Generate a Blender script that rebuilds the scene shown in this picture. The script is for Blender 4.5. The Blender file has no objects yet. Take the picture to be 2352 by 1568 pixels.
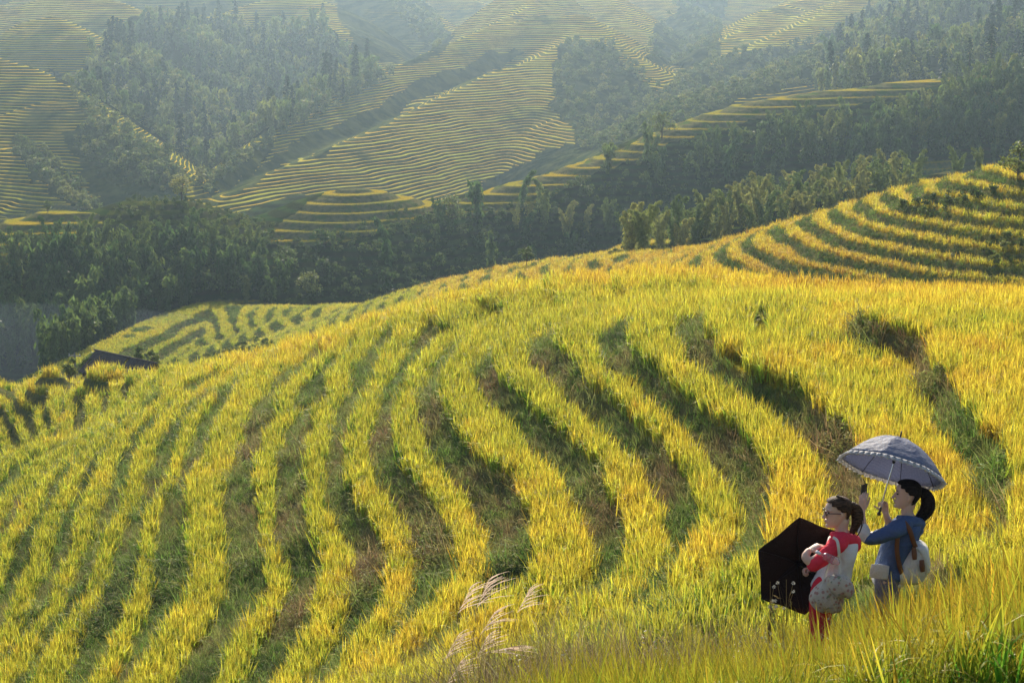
import bpy, bmesh, math, random
import numpy as np
from mathutils import Vector, Matrix

# ------------------------------------------------------------------ camera, sky, sun, exposure
SC = bpy.context.scene
F = 4573.0                       # focal length in units of a 2352-wide frame
PITCH = math.atan(844 / F)       # camera looks down by this much
cam_d = bpy.data.cameras.new('camera')
cam = bpy.data.objects.new('camera', cam_d)
SC.collection.objects.link(cam)
cam.location = (0, 0, 0)
cam.rotation_euler = (math.pi / 2 - PITCH, 0, 0)
cam_d.sensor_width = 36
cam_d.lens = 36 * F / 2352
cam_d.clip_start = 0.5
cam_d.clip_end = 6000
SC.camera = cam

SUN_EL, SUN_AZ = math.radians(27), math.radians(-2)   # azimuth from the view direction, negative = left
world = bpy.data.worlds.new("World")
SC.world = world
world.use_nodes = True
wn, wl = world.node_tree.nodes, world.node_tree.links
sky = wn.new('ShaderNodeTexSky')
sky.sky_type = 'NISHITA'
sky.sun_disc = False
sky.sun_elevation = SUN_EL
sky.sun_rotation = SUN_AZ
sky.air_density = 1.0
sky.dust_density = 2.0
wl.new(sky.outputs[0], wn['Background'].inputs[0])
wn['Background'].inputs[1].default_value = 0.10
sun_d = bpy.data.lights.new('sun', 'SUN')
sun_d.energy = 5.0
sun_d.angle = math.radians(0.6)
sun_d.color = (1.0, 0.88, 0.70)
sun = bpy.data.objects.new('sun', sun_d)
SC.collection.objects.link(sun)
sdir = Vector((math.sin(SUN_AZ) * math.cos(SUN_EL), math.cos(SUN_AZ) * math.cos(SUN_EL), math.sin(SUN_EL)))
sun.rotation_euler = sdir.to_track_quat('Z', 'Y').to_euler()
SC.view_settings.view_transform = 'Standard'
SC.view_settings.look = 'None'
SC.view_settings.gamma = 1
SC.view_settings.exposure = 0.85
SC.render.engine = 'CYCLES'
SC.cycles.use_denoising = True
SC.cycles.max_bounces = 8
SC.cycles.diffuse_bounces = 2
SC.cycles.transmission_bounces = 4
SC.cycles.transparent_max_bounces = 8
SC.cycles.volume_bounces = 0
SC.cycles.use_fast_gi = False

# ------------------------------------------------------------------ helpers
rng = np.random.default_rng(7)
random.seed(7)
CP, SP = math.cos(PITCH), math.sin(PITCH)

def ray(u, v):
    a, b = (u - 1176) / F, -(v - 784) / F
    return a, CP + b * SP, b * CP - SP          # x right, y forward, z up

def P(u, v, Y):
    """the world point at forward distance Y seen at (u, v) of the 2352x1568 photograph"""
    x, y, z = ray(u, v)
    return (x / y * Y, Y, z / y * Y)

def PZ(u, v, z0):
    x, y, z = ray(u, v)
    t = z0 / z
    return (x * t, y * t, z0)

def UV(x, y, z):
    """where a world point falls in the photograph (numpy)"""
    d = y * CP - z * SP
    d = np.maximum(d, 1e-3)
    return 1176 + F * x / d, 784 - F * (z * CP + y * SP) / d

def hash2(ix, iy, seed):
    h = (ix.astype(np.int64) * 374761393 + iy.astype(np.int64) * 668265263 + seed * 974634777) & 0x7fffffff
    h = ((h ^ (h >> 13)) * 1274126177) & 0x7fffffff
    return ((h ^ (h >> 16)) & 0xffff) / 65535.0

def vnoise(x, y, seed=0):
    ix, iy = np.floor(x), np.floor(y)
    fx, fy = x - ix, y - iy
    fx, fy = fx * fx * (3 - 2 * fx), fy * fy * (3 - 2 * fy)
    ix, iy = ix.astype(np.int64), iy.astype(np.int64)
    a, b = hash2(ix, iy, seed), hash2(ix + 1, iy, seed)
    c, d = hash2(ix, iy + 1, seed), hash2(ix + 1, iy + 1, seed)
    return (a * (1 - fx) + b * fx) * (1 - fy) + (c * (1 - fx) + d * fx) * fy * 1.0

def fbm(x, y, scale, octaves=4, seed=0):
    s, a, t = 0, 1.0, 0
    for i in range(octaves):
        s = s + a * (vnoise(x / scale, y / scale, seed + i * 17) - 0.5)
        t += a
        a *= 0.5
        scale *= 0.5
    return s / t * 2

def sstep(a, b, x):
    t = np.clip((x - a) / (b - a), 0, 1)
    return t * t * (3 - 2 * t)

class Grid:
    """height samples over (x / y, ln y), read back by bilinear interpolation"""
    def __init__(s, fn, t0, t1, nt, y0, y1, ny):
        s.t0, s.t1, s.nt, s.l0, s.l1, s.ny = t0, t1, nt, math.log(y0), math.log(y1), ny
        t = np.linspace(t0, t1, nt)[None, :]
        y = np.exp(np.linspace(s.l0, s.l1, ny))[:, None]
        X = (t * y).ravel()
        Y = np.broadcast_to(y, (ny, nt)).ravel()
        s.h = fn(X, Y).reshape(ny, nt)
    def __call__(s, x, y):
        a = np.clip((x / y - s.t0) / (s.t1 - s.t0) * (s.nt - 1), 0, s.nt - 1.001)
        b = np.clip((np.log(y) - s.l0) / (s.l1 - s.l0) * (s.ny - 1), 0, s.ny - 1.001)
        i, j = a.astype(int), b.astype(int)
        p, q = a - i, b - j
        h = s.h
        return (h[j, i] * (1 - p) + h[j, i + 1] * p) * (1 - q) + (h[j + 1, i] * (1 - p) + h[j + 1, i + 1] * p) * q

def in_poly(u, v, poly):
    r = np.zeros(u.shape, bool)
    n = len(poly)
    for i in range(n):
        x1, y1 = poly[i]
        x2, y2 = poly[(i + 1) % n]
        if y1 == y2:
            continue
        c = ((y1 > v) != (y2 > v)) & (u < (x2 - x1) * (v - y1) / (y2 - y1) + x1)
        r ^= c
    return r

def poly_dist(x, y, pts):
    """distance in the ground plane to a polyline of (x, y)"""
    best = np.full(x.shape, 1e9)
    for (x1, y1), (x2, y2) in zip(pts[:-1], pts[1:]):
        dx, dy = x2 - x1, y2 - y1
        t = np.clip(((x - x1) * dx + (y - y1) * dy) / max(dx * dx + dy * dy, 1e-9), 0, 1)
        best = np.minimum(best, np.hypot(x - x1 - t * dx, y - y1 - t * dy))
    return best

def link(o, parent=None):
    SC.collection.objects.link(o)
    if parent is not None:
        o.parent = parent
    return o

def tag(o, label=None, cat=None, group=None, kind=None):
    if label: o['label'] = label
    if cat: o['category'] = cat
    if group: o['group'] = group
    if kind: o['kind'] = kind
    return o

def grid_mesh(name, X, Y, Z, mat, attrs=None, flip=False):
    ny, nx = X.shape
    me = bpy.data.meshes.new(name)
    n = nx * ny
    me.vertices.add(n)
    co = np.empty((n, 3), np.float32)
    co[:, 0], co[:, 1], co[:, 2] = X.ravel(), Y.ravel(), Z.ravel()
    me.vertices.foreach_set('co', co.ravel())
    i = np.arange(n).reshape(ny, nx)
    q = np.stack([i[:-1, :-1], i[:-1, 1:], i[1:, 1:], i[1:, :-1]], -1).reshape(-1, 4)
    me.loops.add(q.size)
    me.loops.foreach_set('vertex_index', q.ravel().astype(np.int32))
    me.polygons.add(len(q))
    me.polygons.foreach_set('loop_start', np.arange(0, q.size, 4, dtype=np.int32))
    me.polygons.foreach_set('use_smooth', np.ones(len(q), bool))
    me.update(calc_edges=True)
    for k, a in (attrs or {}).items():
        at = me.attributes.new(k, 'FLOAT', 'POINT')
        at.data.foreach_set('value', np.asarray(a, np.float32).ravel())
    me.materials.append(mat)
    o = bpy.data.objects.new(name, me)
    return link(o)

# ---- materials
class NT:
    def __init__(s, name):
        s.m = bpy.data.materials.new(name)
        s.m.use_nodes = True
        s.t = s.m.node_tree
        s.n = s.t.nodes
        s.l = s.t.links
        s.b = s.n['Principled BSDF']
        s.out = s.n['Material Output']
    def node(s, t, **kw):
        nd = s.n.new(t)
        for k, v in kw.items():
            setattr(nd, k, v)
        return nd
    def put(s, sock, val):
        if hasattr(val, 'links') or hasattr(val, 'is_output'):
            s.l.new(val, sock)
        else:
            if isinstance(val, (tuple, list)) and len(val) == 3 and len(sock.default_value) == 4:
                val = (*val, 1)
            sock.default_value = val
    def attr(s, name, kind='GEOMETRY', out='Fac'):
        nd = s.node('ShaderNodeAttribute', attribute_name=name, attribute_type=kind)
        return nd.outputs[out]
    def math(s, op, a, b=0.0, c=0.0, clamp=False):
        nd = s.node('ShaderNodeMath', operation=op, use_clamp=clamp)
        s.put(nd.inputs[0], a); s.put(nd.inputs[1], b); s.put(nd.inputs[2], c)
        return nd.outputs[0]
    def mix(s, f, a, b):
        nd = s.node('ShaderNodeMix', data_type='RGBA')
        s.put(nd.inputs[0], f); s.put(nd.inputs[6], a); s.put(nd.inputs[7], b)
        return nd.outputs[2]
    def noise(s, scale, detail=3, rough=.55, vec=None, out=0):
        nd = s.node('ShaderNodeTexNoise')
        nd.inputs['Scale'].default_value = scale
        nd.inputs['Detail'].default_value = detail
        nd.inputs['Roughness'].default_value = rough
        if vec is None:
            vec = s.pos()
        s.l.new(vec, nd.inputs['Vector'])
        return nd.outputs[out]
    def pos(s):
        if not hasattr(s, '_g'):
            s._g = s.node('ShaderNodeNewGeometry')
        return s._g.outputs['Position']
    def ramp(s, f, stops):
        nd = s.node('ShaderNodeValToRGB')
        e = nd.color_ramp.elements
        while len(e) < len(stops):
            e.new(0.5)
        for el, (p, c) in zip(e, stops):
            el.position = p
            el.color = (*c, 1)
        s.put(nd.inputs[0], f)
        return nd.outputs[0]
    def rng(s, f, a, b, c=0.0, d=1.0, smooth=True):
        nd = s.node('ShaderNodeMapRange', interpolation_type='SMOOTHSTEP' if smooth else 'LINEAR')
        for i, v in enumerate((f, a, b, c, d)):
            s.put(nd.inputs[i], v)
        return nd.outputs[0]
    def base(s, c, rough=.8, spec=.2):
        s.put(s.b.inputs['Base Color'], c)
        s.put(s.b.inputs['Roughness'], rough)
        s.put(s.b.inputs['Specular IOR Level'], spec)
        return s
    def bump(s, h, strength=.5, dist=.05):
        nd = s.node('ShaderNodeBump')
        nd.inputs['Strength'].default_value = strength
        nd.inputs['Distance'].default_value = dist
        s.put(nd.inputs['Height'], h)
        s.l.new(nd.outputs[0], s.b.inputs['Normal'])
    def translucent(s, col, fac):
        """leaf: part of the light goes through"""
        tr = s.node('ShaderNodeBsdfTranslucent')
        s.put(tr.inputs['Color'], col)
        mx = s.node('ShaderNodeMixShader')
        s.put(mx.inputs[0], fac)
        s.l.new(s.b.outputs[0], mx.inputs[1])
        s.l.new(tr.outputs[0], mx.inputs[2])
        s.l.new(mx.outputs[0], s.out.inputs[0])

def flat(name, c, rough=.7, spec=.3, metal=0.0, noise=0.0, nscale=30):
    t = NT(name)
    if noise:
        f = t.noise(nscale)
        c = t.mix(f, tuple(x * (1 - noise) for x in c), tuple(min(1, x * (1 + noise)) for x in c))
    t.base(c, rough, spec)
    t.b.inputs['Metallic'].default_value = metal
    return t.m

# ------------------------------------------------------------------ the near hillside: traced terrace lines, each level with itself
STEP = 1.2
Z0 = -20.0
LINES = {   # height: points along that terrace in the photograph
    -12.9: [[(2130, 700), (2200, 780), (2290, 880), (2352, 960), (2420, 1060)]],
    -13.7: [[(1960, 700), (2010, 800), (2080, 900), (2150, 1000), (2210, 1100), (2250, 1200)]],
    -15.2: [[(1473, 743), (1501, 783), (1541, 819), (1581, 859), (1641, 899), (1701, 931), (1761, 971), (1813, 1031), (1841, 1091), (1845, 1171), (1830, 1240)]],
    -16.4: [[(1321, 763), (1349, 811), (1389, 859), (1445, 899), (1501, 951), (1561, 1003), (1605, 1059), (1632, 1123), (1650, 1190), (1625, 1260), (1585, 1320), (1540, 1370)]],
    -17.6: [[(1189, 779), (1189, 835), (1229, 883), (1289, 931), (1341, 983), (1401, 1035), (1433, 1091), (1465, 1151), (1487, 1220), (1480, 1274), (1462, 1310), (1436, 1346), (1387, 1390), (1310, 1450)]],
    -18.8: [[(1110, 760), (1073, 819), (1057, 867), (1081, 923), (1121, 979), (1173, 1035), (1221, 1091), (1261, 1152), (1290, 1210), (1297, 1270), (1279, 1328), (1250, 1374), (1190, 1430), (1120, 1500)]],
    -20.0: [[(1021, 771), (965, 835), (945, 891), (941, 951), (953, 1025), (980, 1080), (1010, 1130), (1040, 1177), (1067, 1220), (1080, 1262), (1070, 1300), (1046, 1340), (1010, 1380), (965, 1425), (919, 1475), (850, 1540), (780, 1620)]],
    -21.2: [[(930, 770), (880, 860), (852, 927), (832, 990), (820, 1047), (840, 1107), (865, 1147), (892, 1190), (910, 1247), (916, 1307), (912, 1360), (880, 1407), (846, 1460), (800, 1530), (740, 1590), (660, 1680)]],
    -22.4: [[(840, 780), (780, 850), (740, 927), (730, 997), (726, 1055), (720, 1119), (728, 1167), (744, 1207), (762, 1247), (768, 1290), (760, 1347), (736, 1399), (700, 1471), (660, 1540), (600, 1620)]],
    -23.6: [[(770, 790), (712, 855), (660, 950), (628, 1015), (619, 1080), (617, 1140), (618, 1200), (627, 1260), (627, 1310), (600, 1375), (570, 1440), (530, 1510), (470, 1590)]],
    -24.8: [[(690, 795), (604, 850), (552, 927), (516, 987), (490, 1037), (478, 1097), (474, 1167), (480, 1247), (486, 1307), (470, 1367), (432, 1420), (380, 1480), (330, 1550), (270, 1640)]],
    -26.0: [[(590, 820), (500, 887), (446, 955), (418, 1015), (395, 1070), (376, 1120), (360, 1175), (348, 1227), (344, 1287), (338, 1337), (328, 1385), (305, 1430), (270, 1490), (240, 1550)]],
    -27.2: [[(540, 845), (480, 880), (420, 935), (370, 985), (338, 1030), (320, 1075), (304, 1119), (288, 1159), (266, 1210), (248, 1267), (238, 1327), (220, 1375), (184, 1430), (150, 1490)]],
    -28.4: [[(380, 920), (330, 955), (290, 990), (255, 1035), (236, 1075), (220, 1115), (205, 1160), (190, 1210), (180, 1260), (160, 1320), (130, 1390)]],
    -29.6: [[(320, 935), (275, 975), (222, 1030), (180, 1082), (155, 1122), (128, 1162), (104, 1205), (84, 1257), (76, 1310), (60, 1360), (36, 1420), (5, 1480)]],
    -30.8: [[(265, 965), (225, 1000), (180, 1032), (138, 1072), (100, 1112), (60, 1162), (28, 1212), (4, 1262), (-20, 1320)]],
    -32.0: [[(200, 990), (140, 1030), (90, 1072), (45, 1115), (0, 1167), (-40, 1220)]],
    -33.0: [[(100, 1020), (40, 1055), (0, 1085), (-60, 1140)]],
    # the further lobe at the left
    -34.6: [[(345, 852), (325, 870), (302, 905), (278, 940)]],
    -35.8: [[(296, 852), (268, 893), (250, 925), (240, 958)]],
    -37.0: [[(245, 858), (217, 905), (203, 940), (195, 978)]],
    -38.2: [[(195, 862), (170, 905), (150, 945), (140, 992)]],
    -39.4: [[(140, 862), (122, 890), (108, 930), (104, 985)]],
    -40.6: [[(88, 862), (68, 885), (66, 927), (84, 965), (100, 1010)]],
    -41.8: [[(38, 866), (22, 893), (24, 943), (45, 985), (60, 1030)]],
    -43.0: [[(-15, 870), (-30, 900), (-20, 960), (0, 1010), (20, 1050)]],
}
CREST = [(-80, 873, 205), (0, 863, 196), (100, 850, 186), (200, 841, 176), (300, 836, 168), (400, 832, 160), (500, 824, 150),
         (600, 798, 140), (700, 770, 134), (800, 740, 130), (900, 704, 127), (1000, 681, 124), (1100, 657, 121), (1200, 641, 118),
         (1300, 627, 115), (1400, 618, 112), (1500, 614, 109), (1650, 613, 105), (1800, 626, 101), (2000, 641, 96), (2200, 657, 90),
         (2352, 669, 86), (2500, 683, 82)]
RIM = .85      # rice height: the skyline is rice tops, the ground is lower
pts = []
for z, lines in LINES.items():
    for ln in lines:
        for u, v in ln:
            # the visible line is the rice canopy; the ground lies below it
            x, y, zz = PZ(u, v, z + .75)
            pts.append((x, y, z))
for u, v, Y in CREST:
    x, y, z = P(u, v, Y)
    pts.append((x, y, z - RIM))
    for d, dz in ((6, 1.6), (16, 6.0), (34, 15.0)):
        x2, y2, z2 = P(u, v, Y + d)
        pts.append((x2, y2, z2 - RIM - dz))
# shoulder between the crest and the first lines
for u, v, Y in ((2100, 660, 89), (1900, 660, 95), (1700, 640, 101), (1500, 660, 102), (1300, 690, 105), (1150, 720, 110)):
    x, y, z = P(u, v, Y); pts.append((x, y, z - RIM))
# the fold between the near slope and the lobe behind it at the left
for u, v, zn_ in ((335, 908, -29.0), (280, 940, -30.4), (200, 980, -32.0), (100, 1010, -33.2), (0, 1045, -34.2), (-80, 1075, -35)):
    x, y, z = PZ(u, v, zn_ + .75)
    pts.append((x, y, zn_))
    for dY, dv in ((7, 24), (13, 20)):
        x2, y2, z2 = P(u - 4, v + dv, y + dY)
        pts.append((x2, y2, z2 - .8))
# the drop hidden behind the foreground terrace
for u in (-300, 300, 900, 1500, 2100, 2700):
    for Y, z in ((26, -10.0), (34, -13.0)):
        k = max(0, 1500 - u) / 1176 * (Y - 12) * .16
        pts.append(((u - 1176) / F * Y, Y, z - k))
pts += [(-4.2, 44, -17), (-9, 51, -20.5), (-15, 62, -25.5), (0, 43, -15.9), (6, 44, -13.9), (12, 46, -13.2)]
# foreground terrace by the two women
for x, y, z in ((3.6, 15.7, -5.72), (2.4, 14.6, -5.5), (1.2, 14.5, -5.5), (0, 14, -5.35), (-.8, 14, -5.7), (-1.6, 14, -6.4), (-2.6, 14, -7.4), (-6, 15, -9.6), (-10, 15, -12),
                (0, 17, -7.3), (1.5, 17, -6.7), (3, 17.6, -6.8), (5.5, 18, -6.5), (8, 19, -6.8), (3, 20.5, -8.8), (6, 21, -8.8), (0, 20.5, -9.3), (-3, 20, -11), (11, 22, -8.5),
                (3.0, 11.5, -4.28), (4.2, 11.5, -4.05), (2.16, 12, -4.75), (1.4, 11.5, -4.7), (0, 11, -4.6), (-1.2, 11, -5.0), (-3, 10.5, -6.3), (4.5, 14.5, -5.1), (7, 14, -4.8),
                (5, 9, -3.1), (2, 8.5, -3.4), (0, 8, -3.6), (-3, 8, -5.2)):
    pts.append((x, y, z))
pts = np.array(pts)
S = 60.0
A = pts[:, :2] / S
def tps(r2):
    return r2 * np.log(r2 + 1e-12) * .5
r2 = ((A[:, None] - A[None]) ** 2).sum(-1)
n = len(A)
lam = 2e-5 * n
M = np.zeros((n + 3, n + 3))
M[:n, :n] = tps(r2) + np.eye(n) * lam * .02
M[:n, n] = M[n, :n] = 1
M[:n, n + 1:] = A
M[n + 1:, :n] = A.T
W = np.linalg.solve(M, np.concatenate([pts[:, 2], np.zeros(3)]))
def near_raw(x, y):
    out = np.empty(x.shape)
    for s in range(0, len(x), 20000):
        a, b = x[s:s + 20000] / S, y[s:s + 20000] / S
        k = tps((a[:, None] - A[None, :, 0]) ** 2 + (b[:, None] - A[None, :, 1]) ** 2)
        out[s:s + 20000] = k @ W[:n] + W[n] + W[n + 1] * a + W[n + 2] * b
    return out
near_smooth = Grid(near_raw, -.5, .5, 260, 6, 260, 300)
hgrad = 1.0

WIDE = {k_: v_ - .03 for k_, v_ in {-13.7: .44, -12.9: .44, -15.2: .30, -16.4: .24, -17.6: .28, -18.8: .32, -24.8: .32, -20.0: .22, -23.6: .15, -22.4: .22, -26.0: .15, -21.2: .23}.items()}
def near_ground(x, y):
    """height and how much of it is rice field (1) or bank (0)"""
    h = near_smooth(x, y)
    hn = h + fbm(x, y, 9.0, 3, 3) * .22 + fbm(x, y, 2.2, 2, 5) * .10
    k = np.floor((hn - Z0) / STEP + .5)
    f = (hn - Z0) / STEP - k
    w = np.full(x.shape, .20)
    kk = np.round(k).astype(int)
    for z, ww in WIDE.items():
        w[kk == int(round((z - Z0) / STEP))] = ww
    u, v = UV(x, y, h)
    # towards the skyline the banks are low and the rice closes over them
    dv_ = v - np.interp(u, [c[0] for c in CREST], [c[1] for c in CREST]) - 60 * (u > 500) * sstep(500, 1200, u) - 26 * sstep(1200, 1700, u)
    top = np.where(u < 350, sstep(24, 6, dv_), sstep(66, 12, dv_))
    w = w + fbm(x, y, 6.0, 2, 8) * .07
    w = w + (.5 - w) * top
    a = np.abs(f)
    bank = sstep(0, 1, np.clip((a - w) / np.maximum(.5 - w, .02), 0, 1))
    zt = Z0 + k * STEP + np.sign(f) * bank * STEP * .5 + f * .12
    # blend to the smooth surface in the foreground and far beyond
    keep = sstep(24, 38, y)
    z = zt * keep + h * (1 - keep)
    z = z * (1 - top) + (h * .5 + zt * .5) * top
    rice = 1 - sstep(w - .03, w + .03, a)
    rice = np.maximum(rice, sstep(.55, .95, top))
    return z, rice, h

# ------------------------------------------------------------------ the hills beyond: spurs running down from their crests
def PP(l):
    return [P(*q) for q in l]
SPURS = [  # (crest points (u, v, Y), slope left of travel, slope right of travel, rounding)
    # terraced ridge just behind the near hill, from the right down to its lobe at the left
    ([(2800, 300, 188), (2500, 352, 192), (2352, 380, 195), (2200, 416, 200), (2100, 442, 203), (2000, 476, 207), (1900, 506, 211), (1800, 541, 217), (1700, 563, 226),
      (1600, 574, 234), (1500, 580, 244), (1400, 584, 255), (1300, 592, 266), (1200, 608, 277), (1100, 632, 289), (1000, 664, 302),
      (900, 697, 314), (800, 702, 328), (700, 705, 342), (600, 702, 356), (500, 699, 366), (450, 707, 362), (350, 741, 345), (260, 782, 328), (180, 822, 312), (60, 880, 296)], .36, .60, 6),
    # bamboo ridge
    ([(2900, 300, 385), (2600, 330, 370), (2352, 384, 352), (2180, 392, 340), (2000, 418, 332), (1900, 440, 326), (1800, 462, 320), (1700, 492, 314), (1600, 522, 306), (1500, 552, 298), (1400, 590, 290), (1300, 640, 284)], .55, .5, 4),
    # long ridge with the knolls
    ([(2900, 0, 600), (2500, 80, 560), (2352, 140, 545), (2250, 165, 535), (2150, 175, 525), (2050, 188, 516), (1950, 204, 508), (1850, 210, 500), (1750, 228, 492), (1650, 258, 484),
      (1560, 288, 476), (1500, 314, 470), (1430, 346, 464), (1350, 372, 458), (1280, 400, 452), (1200, 416, 446), (1100, 442, 440), (1000, 470, 434),
      (900, 484, 428), (820, 520, 424), (720, 534, 420), (620, 534, 418), (560, 528, 416), (480, 524, 414), (380, 522, 412), (300, 510, 410), (230, 503, 408), (130, 504, 404), (60, 508, 400), (0, 532, 394), (-120, 600, 384)], .74, .62, 11),
    ([(790, 434, 428), (830, 434, 430)], .44, .44, 5),
    ([(750, 462, 424), (900, 462, 430)], .46, .46, 8),
    ([(310, 456, 411), (410, 458, 412)], .45, .45, 6),
    ([(110, 488, 405), (140, 487, 405)], .42, .42, 4),
    # left terraced hill
    ([(-400, 40, 760), (-100, 100, 730), (0, 131, 720), (60, 148, 712), (110, 170, 704), (170, 215, 690), (210, 255, 678), (250, 290, 666), (300, 322, 650), (370, 362, 630),
      (410, 408, 612), (440, 450, 600)], .64, .5, 5),
    ([(60, 252, 662), (110, 236, 664), (150, 234, 664), (175, 252, 658), (250, 322, 636), (330, 400, 606), (390, 480, 580)], .5, .5, 5),
    ([(-60, 330, 640), (40, 350, 628), (110, 420, 600), (200, 500, 570), (240, 540, 556)], .52, .5, 4),
    # pyramid hill above it
    ([(-300, 60, 960), (-60, 110, 880), (20, 80, 870), (70, 50, 862), (120, 38, 858), (160, 66, 846), (200, 112, 832), (215, 160, 815), (225, 220, 790)], .5, .5, 4),
    ([(-200, -60, 1080), (20, 20, 1040), (160, -20, 1030), (260, 0, 1000), (330, 36, 975), (350, 60, 965)], .45, .45, 5),
    # wooded bowl
    ([(120, -30, 1140), (330, 40, 1060), (450, 40, 1045), (560, 62, 1025), (640, 70, 1010), (720, 55, 1015), (790, 70, 1000), (820, 130, 970)], .46, .40, 10),
    ([(430, 60, 1035), (420, 160, 970), (400, 250, 920), (440, 330, 865)], .75, .75, 8),
    ([(620, 80, 1000), (600, 170, 940), (540, 240, 900), (480, 300, 865)], .75, .75, 8),
    ([(760, 80, 995), (730, 180, 945), (640, 280, 895)], .75, .75, 8),
    ([(230, 100, 980), (260, 180, 920), (330, 300, 860), (400, 400, 820)], .75, .75, 7),
    # terraces above the bowl
    ([(380, 20, 1100), (500, 30, 1075), (560, 10, 1080), (640, -10, 1090), (700, -10, 1090), (740, 40, 1055), (770, 70, 1030), (810, 110, 1005), (830, 140, 990)], .42, .42, 5),
    ([(640, -60, 1270), (880, -30, 1210), (940, 20, 1170), (990, 60, 1140), (1010, 90, 1120), (1000, 130, 1090)], .45, .45, 6),
    ([(900, -60, 1390), (1040, -30, 1350), (1120, 10, 1310), (1160, 40, 1270)], .45, .45, 6),
    # the great central ridge
    ([(1230, -60, 1080), (1235, -10, 1040), (1200, 24, 1005), (1100, 70, 950), (1000, 112, 900), (900, 160, 850), (800, 192, 800), (700, 250, 740), (640, 290, 705),
      (600, 322, 680), (550, 362, 655), (500, 408, 630), (450, 452, 605), (380, 520, 575)], .85, .66, 5),
    ([(1230, 32, 968), (1330, 34, 960), (1352, 60, 945), (1300, 100, 905), (1200, 142, 860), (1100, 176, 815), (1000, 222, 772), (900, 272, 728), (830, 305, 698), (760, 345, 665), (700, 364, 650), (640, 387, 635),
      (540, 440, 600), (470, 490, 575), (420, 530, 560)], .5, .5, 4),
    ([(700, 440, 560), (640, 458, 552), (580, 490, 542), (520, 530, 532)], .5, .5, 3),
    # its right shoulder, round the bushy bowl
    ([(1330, 34, 960), (1390, 78, 925), (1430, 112, 895), (1470, 150, 865), (1500, 190, 835), (1512, 235, 805), (1530, 300, 760)], .55, .5, 5),
    ([(1330, 100, 890), (1300, 190, 825), (1290, 260, 775), (1350, 340, 715)], .5, .5, 5),
    ([(1300, -60, 1250), (1340, -40, 1200), (1420, 40, 1100), (1450, 90, 1060)], .45, .45, 5),
    ([(1380, -60, 1500), (1500, -20, 1400), (1600, 30, 1300), (1650, 80, 1180), (1620, 120, 1080)], .45, .45, 8),
    # right far slopes
    ([(2700, -200, 1500), (2200, -90, 1300), (1960, 0, 1130), (1850, 55, 1040), (1760, 92, 980), (1700, 118, 940), (1640, 150, 900), (1580, 180, 860), (1525, 240, 800), (1500, 300, 750)], .42, .36, 6),
    ([(2000, -100, 1500), (1860, -10, 1250), (1780, 20, 1150), (1700, 70, 1060), (1630, 110, 980)], .36, .42, 6),
    ([(2800, -250, 1200), (2500, -120, 1080), (2250, -30, 980), (2050, 70, 890), (1900, 130, 820), (1800, 165, 770), (1700, 200, 730), (1600, 240, 690), (1520, 290, 650)], .42, .42, 10),
    ([(2900, -150, 900), (2600, -20, 800), (2352, 60, 740), (2200, 110, 700), (2050, 160, 660)], .42, .42, 10),
    # back wall
    ([(-2500, -260, 2200), (-400, -240, 1750), (600, -200, 1600), (1300, -210, 1650), (2000, -260, 1800), (3000, -500, 2000), (5000, -700, 2300)], .42, .35, 20),
    ([(-900, -120, 1300), (100, -100, 1250), (600, -110, 1230)], .42, .4, 12),
]
SP3 = [(PP(l), a, b, r) for l, a, b, r in SPURS]
# the ground below the long ridges
FLOOR = -128.0
def hills_raw(x, y):
    wx = x + fbm(x, y, 60, 2, 21) * 5 * sstep(450, 700, y)
    wy = y + fbm(x, y, 60, 2, 22) * 5 * sstep(450, 700, y)
    zs = []
    for ptsl, kl, kr, r_ in SP3:
        best = np.full(x.shape, -1e4)
        y_far = 545 < ptsl[-1][1] < 1300 and ptsl[0][1] > 545
        for (x1, y1, z1), (x2, y2, z2) in zip(ptsl[:-1], ptsl[1:]):
            dx, dy = x2 - x1, y2 - y1
            L = max(math.hypot(dx, dy), 1e-6); r = r_ * (.45 if y_far else 1)
            t = np.clip(((wx - x1) * dx + (wy - y1) * dy) / (L * L), 0, 1)
            ex, ey = wx - x1 - t * dx, wy - y1 - t * dy
            d = np.hypot(ex, ey)
            side = (dx * ey - dy * ex) / L / np.maximum(d, 1e-3)     # +1 left, -1 right
            k = (kl + kr) / 2 + (kl - kr) / 2 * side
            q = np.minimum(d, 110) if y_far else 0
            best = np.maximum(best, z1 + t * (z2 - z1) - k * (.82 if y_far else 1) * (np.sqrt(d * d + r * r) - r) - (.0036 * q * q if y_far else 0))
        zs.append(best)
    zs.append(np.full(x.shape, FLOOR) + fbm(x, y, 80, 2, 31) * 6)
    zs = np.array(zs)
    m = zs.max(0)
    s = 1.0 + sstep(300, 700, y) * 1.0
    return m + s * np.log(np.exp((zs - m) / s).sum(0)) - s * .35
hills_smooth = Grid(hills_raw, -.52, .52, 560, 95, 2600, 950)

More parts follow.
